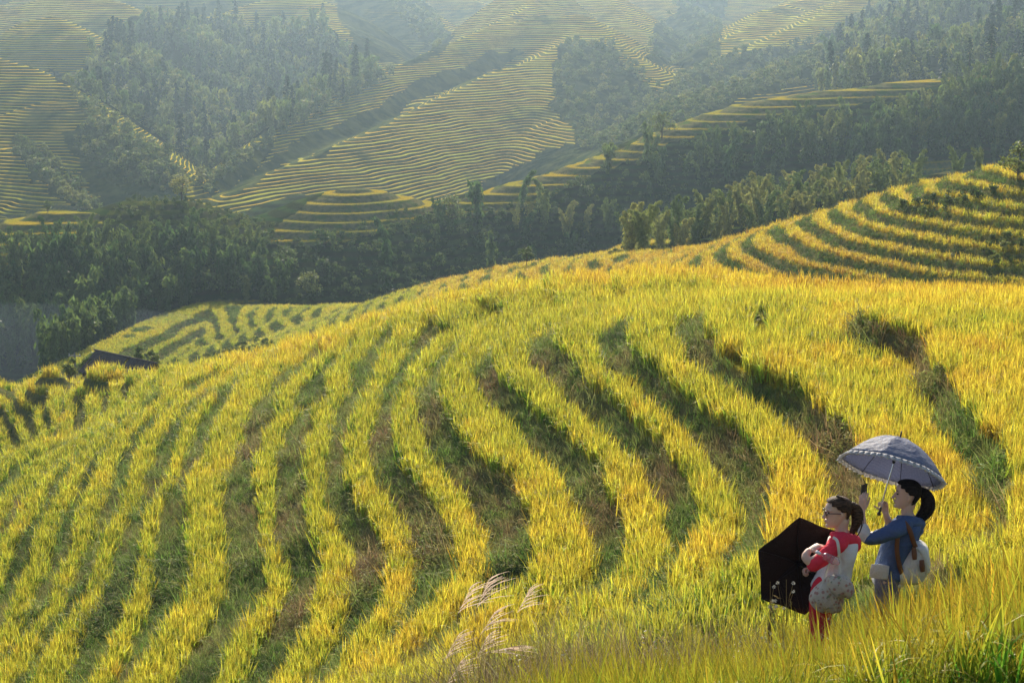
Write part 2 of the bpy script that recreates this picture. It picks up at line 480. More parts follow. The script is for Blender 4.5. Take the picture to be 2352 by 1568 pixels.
def sight_limit():
    tt = np.linspace(-.5, .5, 400)
    yy = np.exp(np.linspace(math.log(30), math.log(2500), 900))
    T_, Y_ = np.meshgrid(tt, yy)
    zn = near_smooth(T_.ravel() * np.minimum(Y_.ravel(), 250), np.minimum(Y_.ravel(), 250)).reshape(Y_.shape) + .8
    zh = hills_smooth((T_ * np.maximum(Y_, 100)).ravel(), np.maximum(Y_, 100).ravel()).reshape(Y_.shape)
    z = np.where(Y_ < 120, zn, np.where(Y_ < 230, np.maximum(zn, zh), zh))
    e = np.maximum.accumulate(z / Y_, 0)
    return e
SIGHT = sight_limit()
def seen(x, y, z, back=6.0):
    """is a point at height z in view of the photograph's standpoint"""
    i = np.clip(((x / y) + .5) * 399, 0, 399).astype(int)
    j = np.clip((np.log(np.maximum(y - back, 31)) - math.log(30)) / (math.log(2500) - math.log(30)) * 899, 0, 899).astype(int)
    return z / y > SIGHT[j, i] - 1e-4

LOBE_U, LOBE_V = [0, 60, 180, 260, 350, 450, 500, 960], [920, 880, 822, 782, 741, 707, 696, 690]
def on_lobe(x, y, z):
    u, v = UV(x, y, z)
    return (y < 378) & (u < 960) & (v > np.interp(u, LOBE_U, LOBE_V) - 8)

def mid_ground(x, y):
    h = hills_smooth(x, y)
    hn = h + fbm(x, y, 16, 3, 41) * .55 + fbm(x, y, 4, 2, 42) * .12
    st = np.where((y < 352) | on_lobe(x, y, h), .95, 1.45)
    k = np.floor(hn / st + .5)
    f = hn / st - k
    w = .27 + fbm(x, y, 12, 2, 45) * .14
    a = np.abs(f)
    bank = sstep(0, 1, np.clip((a - w) / np.maximum(.5 - w, .02), 0, 1))
    zt = k * st + np.sign(f) * bank * st * .5 + f * .1
    rice = 1 - sstep(w - .04, w + .04, a)
    return zt, rice, hn

# ------------------------------------------------------------------ land cover and painted shade, traced in the photograph and laid on the hills
def cover(u, v, y):
    """wood, scrub and the strength of the terracing, lowered also to paint shaded slopes, for points of the mid and far hills"""
    u0, v0 = u, v
    u = u + fbm(u, v, 60, 3, 91) * 34; v = v + fbm(u, v, 50, 3, 92) * 22 * (y > 560)
    gold = np.zeros(u.shape); wood = np.zeros(u.shape); scrub = np.zeros(u.shape)
    far = y > 560
    g_mid = [[(960, 478), (1100, 440), (1200, 412), (1290, 390), (1360, 355), (1430, 340), (1500, 300), (1560, 275), (1650, 245), (1750, 215), (1850, 195),
              (1960, 190), (2160, 160), (2200, 172), (2100, 222), (1960, 245), (1830, 258), (1700, 284), (1640, 305), (1560, 322), (1480, 356), (1350, 410), (1280, 440), (1150, 495), (1050, 505)],
             [(590, 548), (640, 510), (700, 480), (760, 425), (830, 420), (940, 445), (1000, 470), (960, 505), (900, 520), (850, 545), (720, 565), (640, 566)],
             [(-100, 620), (0, 500), (60, 480), (240, 490), (250, 520), (160, 560), (60, 590), (0, 620)],
             [(1700, 480), (1850, 425), (1990, 400), (2000, 425), (1850, 455)], [(2080, 370), (2220, 370), (2230, 400), (2090, 400)]]
    for p in g_mid:
        gold[in_poly(u, v, p) & ~far] = 1
    gold[in_poly(u, v, [(240, 520), (300, 445), (420, 445), (520, 490), (600, 530), (600, 560), (300, 560)]) & ~far & (gold < 1)] = .36
    gold[((y < 300) & (u > 900)) | ((y < 378) & (u < 960) & (v > np.interp(u, LOBE_U, LOBE_V) - 8))] = 1
    gold[(y >= 352) & ~far & (gold < .3)] = .04  # grass and wood faces, their shade also put into the dark green
    gold[far] = .85
    w_far = [[(110, 160), (180, 190), (215, 120), (300, 40), (480, 40), (600, 66), (740, 46), (800, 110), (860, 150), (880, 175), (800, 200), (700, 258), (640, 296), (600, 328), (550, 368), (500, 414), (450, 470), (420, 440), (370, 368), (300, 328), (250, 296), (170, 222)],
             [(1880, 180), (1920, 120), (1960, 70), (2030, 20), (2090, -40), (2500, -80), (2500, 160), (2200, 190), (2000, 220)]]
    for i_, p in enumerate(w_far):
        wood[(in_poly(u, v, p) if i_ else in_poly(u0, v0, p)) & (y > (700 if not i_ else 560))] = 1
    s_far = [[(190, 290), (260, 300), (340, 345), (430, 420), (400, 445), (300, 440), (230, 410), (170, 345)],
             [(40, 325), (90, 340), (160, 410), (235, 490), (190, 500), (110, 430), (40, 365)],
             [(1290, 110), (1340, 95), (1400, 105), (1460, 150), (1520, 230), (1530, 330), (1480, 350), (1330, 350), (1310, 290), (1270, 230)],
             [(1500, 330), (1500, 240), (1560, 180), (1640, 140), (1700, 130), (1860, 100), (1960, 50), (2050, 0), (1960, 110), (1900, 190), (1700, 230), (1560, 300)],
             [(940, -10), (1000, 40), (1030, 90), (1000, 120), (950, 80), (900, 20)], [(1560, -20), (1700, -20), (1660, 60), (1640, 130), (1560, 160), (1480, 130), (1520, 60)],
             [(450, 420), (560, 350), (620, 318), (640, 330), (560, 400), (470, 455)]]
    for p in s_far:
        scrub[in_poly(u, v, p) & far & (wood < 1)] = 1
    for p, g_ in (([(1195, 112), (1215, 135), (1100, 172), (1000, 216), (900, 266), (830, 298), (760, 338), (700, 358), (640, 382), (540, 432), (500, 445), (560, 400), (640, 352), (720, 300), (820, 268), (900, 215), (960, 180), (1060, 160), (1120, 118)], .12),  # thinly terraced central flank, its shade painted in by the low value
                  ([(130, 290), (190, 300), (330, 380), (430, 470), (400, 540), (260, 520), (200, 420)], .42), ([(600, 150), (860, 160), (800, 195), (700, 250), (640, 290), (600, 320)], .1),  # first outline: left hill's dim terraces, shade put in by thinning the gold
                  ([(760, -20), (880, -10), (960, 60), (1000, 130), (900, 150), (820, 110)], .45), ([(1100, 420), (1300, 330), (1500, 330), (1450, 350), (1250, 420), (1100, 460)], .3)):
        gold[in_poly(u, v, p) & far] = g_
    gold[wood > 0] = .05
    gold[scrub > 0] = .12
    return gold, wood, scrub

def terrace_material(name, st):
    """smooth far slope drawn as rice treads and grassy banks; both carry the direction they face"""
    t = NT(name)
    sx = t.node('ShaderNodeSeparateXYZ'); t.l.new(t.pos(), sx.inputs[0])
    g = t._g
    wob = t.math('MULTIPLY', t.math('SUBTRACT', t.noise(.03, 2), .5), st * 2.0)
    zz = t.math('DIVIDE', t.math('ADD', sx.outputs[2], wob), st)
    f = t.math('FRACT', zz)
    lev = t.math('FLOOR', zz)
    # fields end and begin along a level: cut the treads by noise that differs from level to level
    cmb = t.node('ShaderNodeCombineXYZ')
    t.put(cmb.inputs[0], t.math('MULTIPLY', sx.outputs[0], .03)); t.put(cmb.inputs[1], t.math('MULTIPLY', sx.outputs[1], .03)); t.put(cmb.inputs[2], t.math('MULTIPLY', lev, 3.7))
    per = t.noise(1.0, 2, vec=cmb.outputs[0])
    wid = t.rng(per, .3, .7, .12, .38)
    tread = t.rng(t.math('SUBTRACT', f, wid), -.08, .08, 1, 0)
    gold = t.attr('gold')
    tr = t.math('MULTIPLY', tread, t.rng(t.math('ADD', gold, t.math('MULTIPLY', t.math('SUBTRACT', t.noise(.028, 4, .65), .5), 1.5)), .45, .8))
    ricec = t.mix(t.rng(per, .35, .65), (.78, .47, .02), (.46, .42, .03))
    ricec = t.mix(t.math('MULTIPLY', t.noise(.9, 2), .5), ricec, (.16, .15, .03))
    bankc = t.mix(t.rng(t.noise(.12, 4), .35, .65), (.045, .07, .02), (.13, .14, .035))
    woodc = t.mix(t.noise(.3, 3), (.02, .035, .012), (.05, .06, .02))
    bankc = t.mix(t.attr('wood'), bankc, woodc)
    t.base(t.mix(tr, bankc, ricec), 1.0, 0)
    # tread faces up, bank faces out
    n = g.outputs['True Normal']
    vm = t.node('ShaderNodeVectorMath', operation='MULTIPLY'); t.l.new(n, vm.inputs[0]); vm.inputs[1].default_value = (1, 1, .35)
    mx = t.node('ShaderNodeMix', data_type='VECTOR')
    t.put(mx.inputs[0], t.math('MULTIPLY', tr, .72)); t.l.new(vm.outputs[0], mx.inputs[4]); mx.inputs[5].default_value = (0, 0, 1)
    nz = t.noise(.5, 3, .7, out=1)
    ad = t.node('ShaderNodeVectorMath', operation='MULTIPLY_ADD'); t.l.new(nz, ad.inputs[0]); ad.inputs[1].default_value = (.5, .5, .5)
    sb = t.node('ShaderNodeVectorMath', operation='SUBTRACT'); t.l.new(mx.outputs[1], sb.inputs[0]); sb.inputs[1].default_value = (.25, .25, .25)
    t.l.new(sb.outputs[0], ad.inputs[2])
    nn = t.node('ShaderNodeVectorMath', operation='NORMALIZE'); t.l.new(ad.outputs[0], nn.inputs[0])
    t.l.new(nn.outputs[0], t.b.inputs['Normal'])
    return t.m

def ground_material(name, dark=False):
    t = NT(name)
    r = t.attr('rice')
    gold = t.attr('gold')
    soil = t.mix(t.rng(t.noise(.8, 4), .35, .65), (.11, .12, .045), (.19, .17, .07))
    soil = t.mix(t.rng(t.noise(.25, 3), .5, .7), soil, (.09, .14, .03))
    field = t.mix(t.rng(t.noise(.08, 3), .35, .65), (.44, .31, .02), (.32, .29, .03))
    field = t.mix(t.rng(t.noise(3.5, 4, .7), .45, .7), field, (.08, .08, .015))
    green = t.mix(t.rng(t.noise(.2, 3), .4, .6), (.025, .055, .014), (.055, .08, .02))
    green = t.mix(r, t.mix(t.noise(1.0, 3), (.02, .032, .012), (.05, .055, .02)), green)
    c = t.mix(r, t.mix(t.rng(gold, 0, 1), green, soil), t.mix(t.rng(gold, .2, .9), green, field))
    t.base(c, 1.0, 0)
    t.bump(t.noise(2.2, 6, .75), 1.0, .35)
    return t.m

def polar(t0, t1, nt, ys):
    t = np.linspace(t0, t1, nt)[None, :]
    Y = np.broadcast_to(np.asarray(ys)[:, None], (len(ys), nt))
    return t * Y, Y

M_near, M_mid, M_far = ground_material('field_ground'), ground_material('ridge_ground'), terrace_material('far_terraces', .86)
X, Y = polar(-.44, .44, 760, np.concatenate([np.exp(np.linspace(math.log(5), math.log(40), 150)), np.linspace(40.25, 232, 720)]))
z, r, h = near_ground(X.ravel(), Y.ravel())
o = grid_mesh('hillside', X, Y, z.reshape(X.shape), M_near, {'rice': r, 'gold': np.ones(r.shape)})
tag(o, kind='structure')
X, Y = polar(-.44, .44, 800, np.concatenate([np.linspace(110, 186, 90, endpoint=False), np.linspace(186, 340, 440), np.linspace(340.6, 585, 420)]))
z, r, h = mid_ground(X.ravel(), Y.ravel())
u, v = UV(X.ravel(), Y.ravel(), z)
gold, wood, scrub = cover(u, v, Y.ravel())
z = h + (z - h) * np.where((Y.ravel() < 352) | on_lobe(X.ravel(), Y.ravel(), h), 1, .12 + .88 * np.clip(gold * 1.1, 0, 1))
o = grid_mesh('terraced_ridges', X, Y, z.reshape(X.shape), M_mid, {'rice': r, 'gold': gold, 'wood': wood})
tag(o, kind='structure')
X, Y = polar(-.46, .46, 640, np.exp(np.linspace(math.log(580), math.log(2500), 900)))
h = hills_smooth(X.ravel(), Y.ravel())
u, v = UV(X.ravel(), Y.ravel(), h)
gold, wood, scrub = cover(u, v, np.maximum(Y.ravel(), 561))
h = h + (fbm(X.ravel(), Y.ravel(), 14, 3, 61) * 3.0) * np.maximum(wood, scrub) + fbm(X.ravel(), Y.ravel(), 40, 3, 62) * 1.5
h = h - 1.5 * (1 - sstep(580, 588, Y.ravel()))
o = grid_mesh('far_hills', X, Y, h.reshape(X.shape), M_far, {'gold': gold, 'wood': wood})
tag(o, kind='structure')

# ------------------------------------------------------------------ solid shapes: lofts and tubes
class Solid:
    def __init__(s):
        s.v, s.f, s.m = [], [], []
    def loft(s, rings, mi=0, cap=True):
        """rings: equal-length lists of points; closed round, capped at the ends"""
        b = len(s.v)
        n = len(rings[0])
        for r in rings:
            s.v += [tuple(p) for p in r]
        for i in range(len(rings) - 1):
            for k in range(n):
                k2 = (k + 1) % n
                s.f.append((b + i * n + k, b + i * n + k2, b + (i + 1) * n + k2, b + (i + 1) * n + k)); s.m.append(mi)
        if cap:
            s.f.append(tuple(b + k for k in reversed(range(n)))); s.m.append(mi)
            e = b + (len(rings) - 1) * n
            s.f.append(tuple(e + k for k in range(n))); s.m.append(mi)
        return s
    def tube(s, pts, radii, sides=10, mi=0, flat=None, ratio=1.0, up=(0, 0, 1), cap=True, smooth=3, wrinkle=0.0):
        """tapered tube through points; flat: direction squeezed by ratio"""
        pts = [Vector(p) for p in pts]
        radii = list(radii) if hasattr(radii, '__len__') else [radii] * len(pts)
        if smooth > 1 and len(pts) > 2:
            P2, R2 = [], []
            for i in range(len(pts) - 1):
                p0, p1, p2, p3 = pts[max(i - 1, 0)], pts[i], pts[i + 1], pts[min(i + 2, len(pts) - 1)]
                for j in range(smooth):
                    t = j / smooth
                    P2.append(.5 * ((2 * p1) + (p2 - p0) * t + (2 * p0 - 5 * p1 + 4 * p2 - p3) * t * t + (3 * p1 - p0 - 3 * p2 + p3) * t ** 3))
                    R2.append(radii[i] * (1 - t) + radii[i + 1] * t)
            P2.append(pts[-1]); R2.append(radii[-1])
            pts, radii = P2, R2
        n = len(pts)
        rings = []
        pa = None
        for i, p in enumerate(pts):
            q = (pts[min(i + 1, n - 1)] - pts[max(i - 1, 0)]).normalized()
            if flat is not None:
                a = Vector(flat) - q * q.dot(Vector(flat))
            elif pa is not None:
                a = pa - q * q.dot(pa)
            else:
                a = q.cross(Vector(up) if abs(q.dot(Vector(up))) < .95 else Vector((1, 0, 0)))
            a.normalize()
            pa = a
            c = q.cross(a)
            ring = []
            for k in range(sides):
                th = 2 * math.pi * k / sides
                w = 1 + wrinkle * math.sin(i * 2.3 + math.sin(th * 2 + i) * 1.5)
                ring.append(p + (a * math.cos(th) * ratio + c * math.sin(th)) * radii[i] * w)
            rings.append(ring)
        if cap:   # rounded ends
            for e, sgn in ((0, -1), (-1, 1)):
                q = (pts[1] - pts[0]).normalized() if e == 0 else (pts[-1] - pts[-2]).normalized()
                c0 = pts[e]
                r = radii[e] * min(1, ratio)
                base = rings[e]
                ex = [[c0 + (v_ - c0) * math.cos(t) + q * sgn * r * math.sin(t) for v_ in base] for t in (.5, 1.0, 1.35)]
                rings = (list(reversed(ex)) + rings) if e == 0 else (rings + ex)
        return s.loft(rings, mi)
    def ball(s, c, r, mi=0, nu=12, nv=8):
        r = Vector(r) if hasattr(r, '__len__') else Vector((r, r, r))
        rings = []
        for j in range(nv + 1):
            ph = -math.pi / 2 + math.pi * (j + .02) / (nv + .04)
            rings.append([Vector(c) + Vector((r.x * math.cos(ph) * math.cos(t), r.y * math.cos(ph) * math.sin(t), r.z * math.sin(ph))) for t in [2 * math.pi * k / nu for k in range(nu)]])
        return s.loft(rings, mi)
    def box(s, c, h, mi=0, R=None):
        b = len(s.v)
        R = R or Matrix.Identity(3)
        for dx in (-1, 1):
            for dy in (-1, 1):
                for dz in (-1, 1):
                    s.v.append(tuple(Vector(c) + R @ Vector((dx * h[0], dy * h[1], dz * h[2]))))
        for q in ((0, 1, 3, 2), (4, 6, 7, 5), (0, 4, 5, 1), (2, 3, 7, 6), (0, 2, 6, 4), (1, 5, 7, 3)):
            s.f.append(tuple(b + i for i in q)); s.m.append(mi)
        return s
    def build(s, name, mats, parent=None, origin=(0, 0, 0), smooth=True, voxel=0, thick=0, sub=0, bevel=0):
        o3 = Vector(origin)
        me = bpy.data.meshes.new(name)
        me.from_pydata([tuple(Vector(p) - o3) for p in s.v], [], s.f)
        mats = mats if isinstance(mats, (list, tuple)) else [mats]
        for m in mats:
            me.materials.append(m)
        me.polygons.foreach_set('material_index', np.array(s.m, np.int32))
        if smooth:
            me.polygons.foreach_set('use_smooth', np.ones(len(me.polygons), bool))
        me.update()
        ob = link(bpy.data.objects.new(name, me), parent)
        mods = 0
        if voxel:
            md = ob.modifiers.new('r', 'REMESH'); md.mode = 'VOXEL'; md.voxel_size = voxel; md.use_smooth_shade = True
            m2 = ob.modifiers.new('s', 'SMOOTH'); m2.factor = .5; m2.iterations = 3
            mods = 1
        if thick:
            md = ob.modifiers.new('t', 'SOLIDIFY'); md.thickness = thick; md.offset = 0
            mods = 1
        if bevel:
            md = ob.modifiers.new('b', 'BEVEL'); md.width = bevel; md.segments = 2
            mods = 1
        if sub:
            md = ob.modifiers.new('u', 'SUBSURF'); md.levels = sub; md.render_levels = sub
            mods = 1
        if mods:
            dg = bpy.context.evaluated_depsgraph_get()
            m3 = bpy.data.meshes.new_from_object(ob.evaluated_get(dg))
            ob.modifiers.clear()
            ob.data = m3
            m3.name = name
        return ob

def fabric(name, c, rough=.85, nz=.12, scale=60, transl=0.0, pattern=None):
    t = NT(name)
    f = t.noise(scale, 3)
    col = t.mix(f, tuple(x * (1 - nz) for x in c), tuple(min(1, x * (1 + nz)) for x in c))
    if pattern:
        col = pattern(t, col)
    t.base(col, rough, .15)
    t.bump(t.noise(11, 3, .6), .9, .03)
    if transl:
        t.translucent(col, transl)
    return t.m

def skin_mat():
    t = NT('skin')
    t.base(t.mix(t.noise(25, 2), (.62, .38, .27), (.70, .46, .34)), .5, .35)
    t.b.inputs['Subsurface Weight'].default_value = .15
    t.b.inputs['Subsurface Radius'].default_value = (.02, .008, .004)
    return t.m
SKIN = skin_mat()
def hair_mat(name, c1, c2):
    t = NT(name)
    wv = t.node('ShaderNodeTexNoise'); wv.inputs['Scale'].default_value = 14; wv.inputs['Detail'].default_value = 4
    mp = t.node('ShaderNodeMapping'); mp.inputs['Scale'].default_value = (1.2, 9, 9)
    t.l.new(t.pos(), mp.inputs[0]); t.l.new(mp.outputs[0], wv.inputs['Vector'])
    t.base(t.mix(t.rng(wv.outputs[0], .35, .65), c1, c2), .7, .12)
    t.bump(wv.outputs[0], .7, .006)
    return t.m
HAIR1, HAIR2 = hair_mat('brown_hair', (.025, .014, .009), (.11, .06, .035)), hair_mat('black_hair', (.008, .006, .006), (.03, .022, .02))

HEAD = [  # height above the chin, front, back, half width
    (0.000, -.072, -.020, .020), (.010, -.086, .000, .036), (.028, -.088, .026, .050), (.048, -.090, .046, .057), (.070, -.088, .066, .063),
    (.098, -.087, .086, .069), (.125, -.083, .096, .072), (.148, -.090, .100, .074), (.172, -.087, .097, .071), (.195, -.071, .083, .060),
    (.212, -.046, .056, .041), (.222, -.014, .024, .015)]
def head_rings(org, R, grow=0.0, n=20):
    rings = []
    for h, xf, xb, w in HEAD:
        cx, a = (xf + xb) / 2, (xb - xf) / 2 + grow
        b = w + grow
        hh = h + grow * (h - .11) / .11
        ring = []
        for k in range(n):
            th = 2 * math.pi * k / n
            ct, st = math.cos(th), math.sin(th)
            e = .85
            ring.append(Vector(org) + R @ Vector((cx + a * math.copysign(abs(ct) ** e, ct), b * math.copysign(abs(st) ** e, st), hh)))
        rings.append(ring)
    return rings
def add_head(S, org, R):
    """org: chin point on the head's axis; R turns the head, which looks along local -x"""
    S.loft(head_rings(org, R))
    W = lambda x, y, z: Vector(org) + R @ Vector((x, y, z))
    S.tube([W(-.086, 0, .132), W(-.098, 0, .105), W(-.110, 0, .086)], [.008, .011, .013], 8)
    S.tube([W(-.104, -.012, .082), W(-.104, .012, .082)], [.009, .009], 6, smooth=1)
    S.tube([W(-.090, -.022, .060), W(-.098, 0, .061), W(-.090, .022, .060)], [.004, .0075, .004], 6)
    S.tube([W(-.089, -.018, .049), W(-.096, 0, .049), W(-.089, .018, .049)], [.004, .0085, .004], 6)
    S.ball(W(-.083, 0, .016), (.017, .022, .016))
    for sg in (-1, 1):
        S.tube([W(-.080, sg * .012, .146), W(-.084, sg * .030, .150), W(-.072, sg * .055, .144)], [.006, .008, .006], 6)
        S.tube([W(.006, sg * .071, .078), W(.014, sg * .078, .100), W(.010, sg * .080, .125)], [.009, .014, .013], 8, flat=R @ Vector((0, 1, 0)), ratio=.5)

def add_hand(S, w, d, n, s, curls=(.7, .8, .8), r=.0078, size=1.0, thumb=None):
    """w wrist, d along the hand, n the way the palm faces, s the thumb side"""
    w, d, n, s = Vector(w), Vector(d).normalized(), Vector(n), Vector(s)
    n = (n - d * d.dot(n)).normalized()
    s = (s - d * d.dot(s) - n * n.dot(s)).normalized()
    k = size
    S.tube([w - d * .02 * k, w + d * .02 * k, w + d * .055 * k, w + d * .085 * k], [.024 * k, .032 * k, .038 * k, .036 * k], 12, flat=n, ratio=.42)
    for i, L in enumerate((.070, .080, .074, .058)):
        p = w + d * (.082 - .004 * abs(i - 1)) * k + s * (.028 - .0185 * i) * k
        q, pts, ang = p, [p - d * .012 * k, p], 0
        for j, fr in enumerate((.45, .31, .24)):
            ang += curls[j] * (1 + .07 * i)
            dd = d * math.cos(ang) + n * math.sin(ang)
            q = q + dd * L * fr * k
            pts.append(q)
        S.tube(pts, [r * 1.1 * k, r * 1.08 * k, r * k, r * .92 * k, r * .75 * k], 8, smooth=2)
    p = w + d * .022 * k + s * .026 * k
    if thumb is None:
        thumb = (d * .55 + s * .65 + n * .35, d * .75 + s * .1 + n * .65)
    q1 = p + Vector(thumb[0]).normalized() * .036 * k
    q2 = q1 + (Vector(thumb[0]).normalized() * .5 + Vector(thumb[1]).normalized() * .5) * .030 * k
    q3 = q2 + Vector(thumb[1]).normalized() * .024 * k
    S.tube([p, q1, q2, q3], [r * 1.7 * k, r * 1.35 * k, r * 1.1 * k, r * .85 * k], 8, smooth=2)

def torso(S, rows, Y0, flare=0, n=24, mi=0, wr=0.0):
    """rows: centre u, v, half depth in the picture (m), half breadth (m), forward shift"""
    rings = []
    for i, (u, v, a, b, dy) in enumerate(rows):
        c = Vector(P(u, v, Y0 + dy))
        ring = []
        for k in range(n):
            th = 2 * math.pi * k / n
            w = 1 + wr * math.sin(3 * th + i * 1.7) + wr * .6 * math.sin(7 * th + i * 2.9)
            ring.append(c + Vector((a * math.copysign(abs(math.cos(th)) ** .85, math.cos(th)) * w, b * math.copysign(abs(math.sin(th)) ** .8, math.sin(th)) * w, 0)))
        rings.append(ring)
    S.loft(rings, mi)

# ------------------------------------------------------------------ the woman in the red and white hoodie
Y1 = 14.6
G1 = -5.5
def p1(u, v, dy=0.0): return Vector(P(u, v, Y1 + dy))
org1 = p1(1908, 1238)
base1 = Vector((p1(1895, 1400).x, Y1, G1))
w1 = bpy.data.objects.new('person', None); w1.location = base1; link(w1)
tag(w1, 'woman with glasses and ponytail in a red and white hoodie, arms folded', 'person')
Rh1 = Matrix.Rotation(math.radians(-4), 3, 'Y') @ Matrix.Rotation(math.radians(6), 3, 'Z')
chin1 = p1(1925, 1209)
B = Solid()
add_head(B, chin1, Rh1)
B.tube([chin1 + Vector((.035, 0, .05)), p1(1932, 1212), p1(1938, 1232)], [.052, .049, .058], 14)
torso(B, [(1938, 1224, .055, .07, 0), (1936, 1236, .085, .14, 0), (1930, 1262, .095, .165, 0), (1926, 1290, .09, .145, 0), (1916, 1316, .095, .14, 0), (1904, 1345, .11, .16, 0), (1896, 1370, .105, .16, 0)], Y1)
ax = lambda u, v, dy=0.0: p1(u, v, dy)
for sg in (-1, 1):      # legs down to the ground
    hip = p1(1893, 1365, sg * .085)
    B.tube([hip, p1(1882, 1425, sg * .09), Vector((p1(1880, 1425).x, Y1 + sg * .10, G1 + .46)), Vector((p1(1888, 1425).x, Y1 + sg * .10, G1 + .08))], [.095, .075, .05, .038], 12)
    B.tube([Vector((p1(1888, 1425).x + .03, Y1 + sg * .10, G1 + .045)), Vector((p1(1888, 1425).x - .16, Y1 + sg * .11, G1 + .03))], [.04, .033], 10, smooth=1)
sh_n, el_n, wr_n = p1(1926, 1246, -.17), p1(1862, 1291, -.22), p1(1859, 1270, -.14)
# near arm: folded across, hand tucked up towards the chest
B.tube([p1(1934, 1240, -.10), sh_n, p1(1892, 1274, -.22), el_n], [.05, .05, .042, .036], 12)
B.tube([el_n, p1(1850, 1279, -.20), p1(1856, 1266, -.16)], [.036, .033, .026], 12)
add_hand(B, p1(1858, 1264, -.15), (.75, .25, .30), (.35, .3, -.8), (-.3, -.5, .6), (.25, .5, .5))
# far arm: forearm forward, fist round the umbrella handle
fist1 = p1(1859, 1307, .12)
B.tube([p1(1934, 1242, .10), p1(1922, 1250, .17), p1(1905, 1292, .20), p1(1880, 1304, .17), p1(1869, 1306, .14)], [.05, .048, .038, .032, .024], 12)
add_hand(B, p1(1871, 1306, .135), (-.95, -.15, -.1), (0, -.55, -.6), (.1, .2, .9), (1.0, 1.25, 1.0))
body1 = B.build('body', SKIN, w1, base1, voxel=.0045)

def hearts(t, col):
    """scattered red blots on the white cloth"""
    vo = t.node('ShaderNodeTexVoronoi'); vo.inputs['Scale'].default_value = 6.5
    t.l.new(t.pos(), vo.inputs['Vector'])
    return t.mix(t.rng(vo.outputs['Distance'], .24, .28, 1, 0), col, (.62, .04, .04))
RED, WHITE1 = fabric('red_jersey', (.80, .045, .075), transl=.08), fabric('white_jersey', (.80, .76, .70), pattern=hearts, transl=.12)
REDT = fabric('red_trousers', (.62, .03, .05), pattern=lambda t, c: t.mix(t.rng(t.noise(9, 1), .66, .69), c, (.8, .75, .72)))
T = Solid()
torso(T, [(1938, 1231, .085, .10, 0), (1936, 1238, .115, .165, 0), (1931, 1262, .118, .188, 0), (1929, 1285, .112, .176, 0), (1921, 1305, .118, .172, 0), (1913, 1325, .132, .178, 0), (1906, 1340, .142, .182, 0),
          (1904, 1349, .136, .176, 0), (1904, 1353, .118, .165, 0)], Y1, wr=.055)
hood = T.build('hoodie', WHITE1, w1, base1, sub=1)
T = Solid()
T.tube([p1(1932, 1240, -.12), p1(1922, 1250, -.175), p1(1905, 1268, -.215), p1(1885, 1286, -.235), p1(1868, 1297, -.225)], [.070, .072, .062, .058, .050], 16, wrinkle=.085)
T.tube([p1(1932, 1240, .12), p1(1922, 1252, .175), p1(1906, 1290, .205), p1(1884, 1304, .18)], [.070, .066, .052, .045], 16, wrinkle=.085)
T.build('sleeve', RED, w1, base1, sub=1)
T = Solid()          # hood lying on the back, open neck edge
T.tube([p1(1912, 1226, -.07), p1(1924, 1232, -.125), p1(1946, 1238, -.10), p1(1962, 1244, 0), p1(1946, 1238, .10), p1(1924, 1232, .12), p1(1912, 1226, .07)], [.022, .042, .052, .060, .052, .042, .022], 12, wrinkle=.06)
T.tube([p1(1950, 1236, -.06), p1(1962, 1256, 0), p1(1950, 1236, .06)], [.04, .062, .04], 12)
T.tube([p1(1958, 1250, 0), p1(1962, 1268, 0)], [.055, .028], 12, smooth=1)
T.build('hood', RED, w1, base1, sub=1)
T = Solid()
for sg in (-1, 1):
    T.tube([p1(1895, 1352, sg * .07), p1(1887, 1385, sg * .088), p1(1883, 1425, sg * .095), Vector((p1(1881, 1425).x, Y1 + sg * .10, G1 + .46)), Vector((p1(1887, 1425).x, Y1 + sg * .10, G1 + .12))], [.112, .098, .085, .066, .056], 14, wrinkle=.03)
T.build('trousers', REDT, w1, base1, sub=1)
SHOE = flat('shoe_leather', (.25, .22, .2), .6)
for sg in (-1, 1):
    T = Solid()
    T.tube([Vector((p1(1888, 1425).x + .045, Y1 + sg * .10, G1 + .05)), Vector((p1(1888, 1425).x - .17, Y1 + sg * .11, G1 + .04))], [.05, .042], 12, smooth=1)
    T.build('shoe', SHOE, w1, base1)

def hair_cap(org, R, grow, line):
    """the head's shell behind a hairline: line(h) gives the front limit in local x"""
    rings = head_rings(org, R, grow, 28)
    S = Solid()
    n = 28
    b0 = 0
    Ri = R.transposed()
    for r in rings:
        S.v += [tuple(p + R @ Vector((0, 0, 0))) for p in r]
    def ok(i, k):
        p = Ri @ (rings[i][k] - Vector(org))
        return p.x > line(p.z)
    for i in range(len(rings) - 1):
        for k in range(n):
            k2 = (k + 1) % n
            if ok(i, k) and ok(i, k2) and ok(i + 1, k) and ok(i + 1, k2):
                S.f.append((i * n + k, i * n + k2, (i + 1) * n + k2, (i + 1) * n + k)); S.m.append(0)
    S.f.append(tuple((len(rings) - 1) * n + k for k in range(n))); S.m.append(0)
    return S
line1 = lambda h: -.20 if h > .178 else (-.074 if h > .160 else (-.035 if h > .135 else (.002 if h > .112 else .032)))
T = hair_cap(chin1, Rh1, .010, line1)
T.build('hair', HAIR1, w1, base1, thick=.012, sub=2)
def strands(S, path, r, n, spread, seed):
    g = random.Random(seed)
    for i in range(n):
        o = [Vector((g.gauss(0, 1), g.gauss(0, 1), g.gauss(0, 1))) * spread for _ in range(2)]
        m = len(path)
        pts = [Vector(p) + (o[0] * (1 - j / (m - 1)) + o[1] * (j / (m - 1))) * (.45 + .9 * math.sin(math.pi * min(1, j / (m - 1) * .9))) for j, p in enumerate(path)]
        rr = [r * (.8 + .8 * math.sin(math.pi * min(.93, .2 + j / (m - 1) * .8))) for j in range(m)]
        S.tube(pts, rr, 6)
T = Solid()
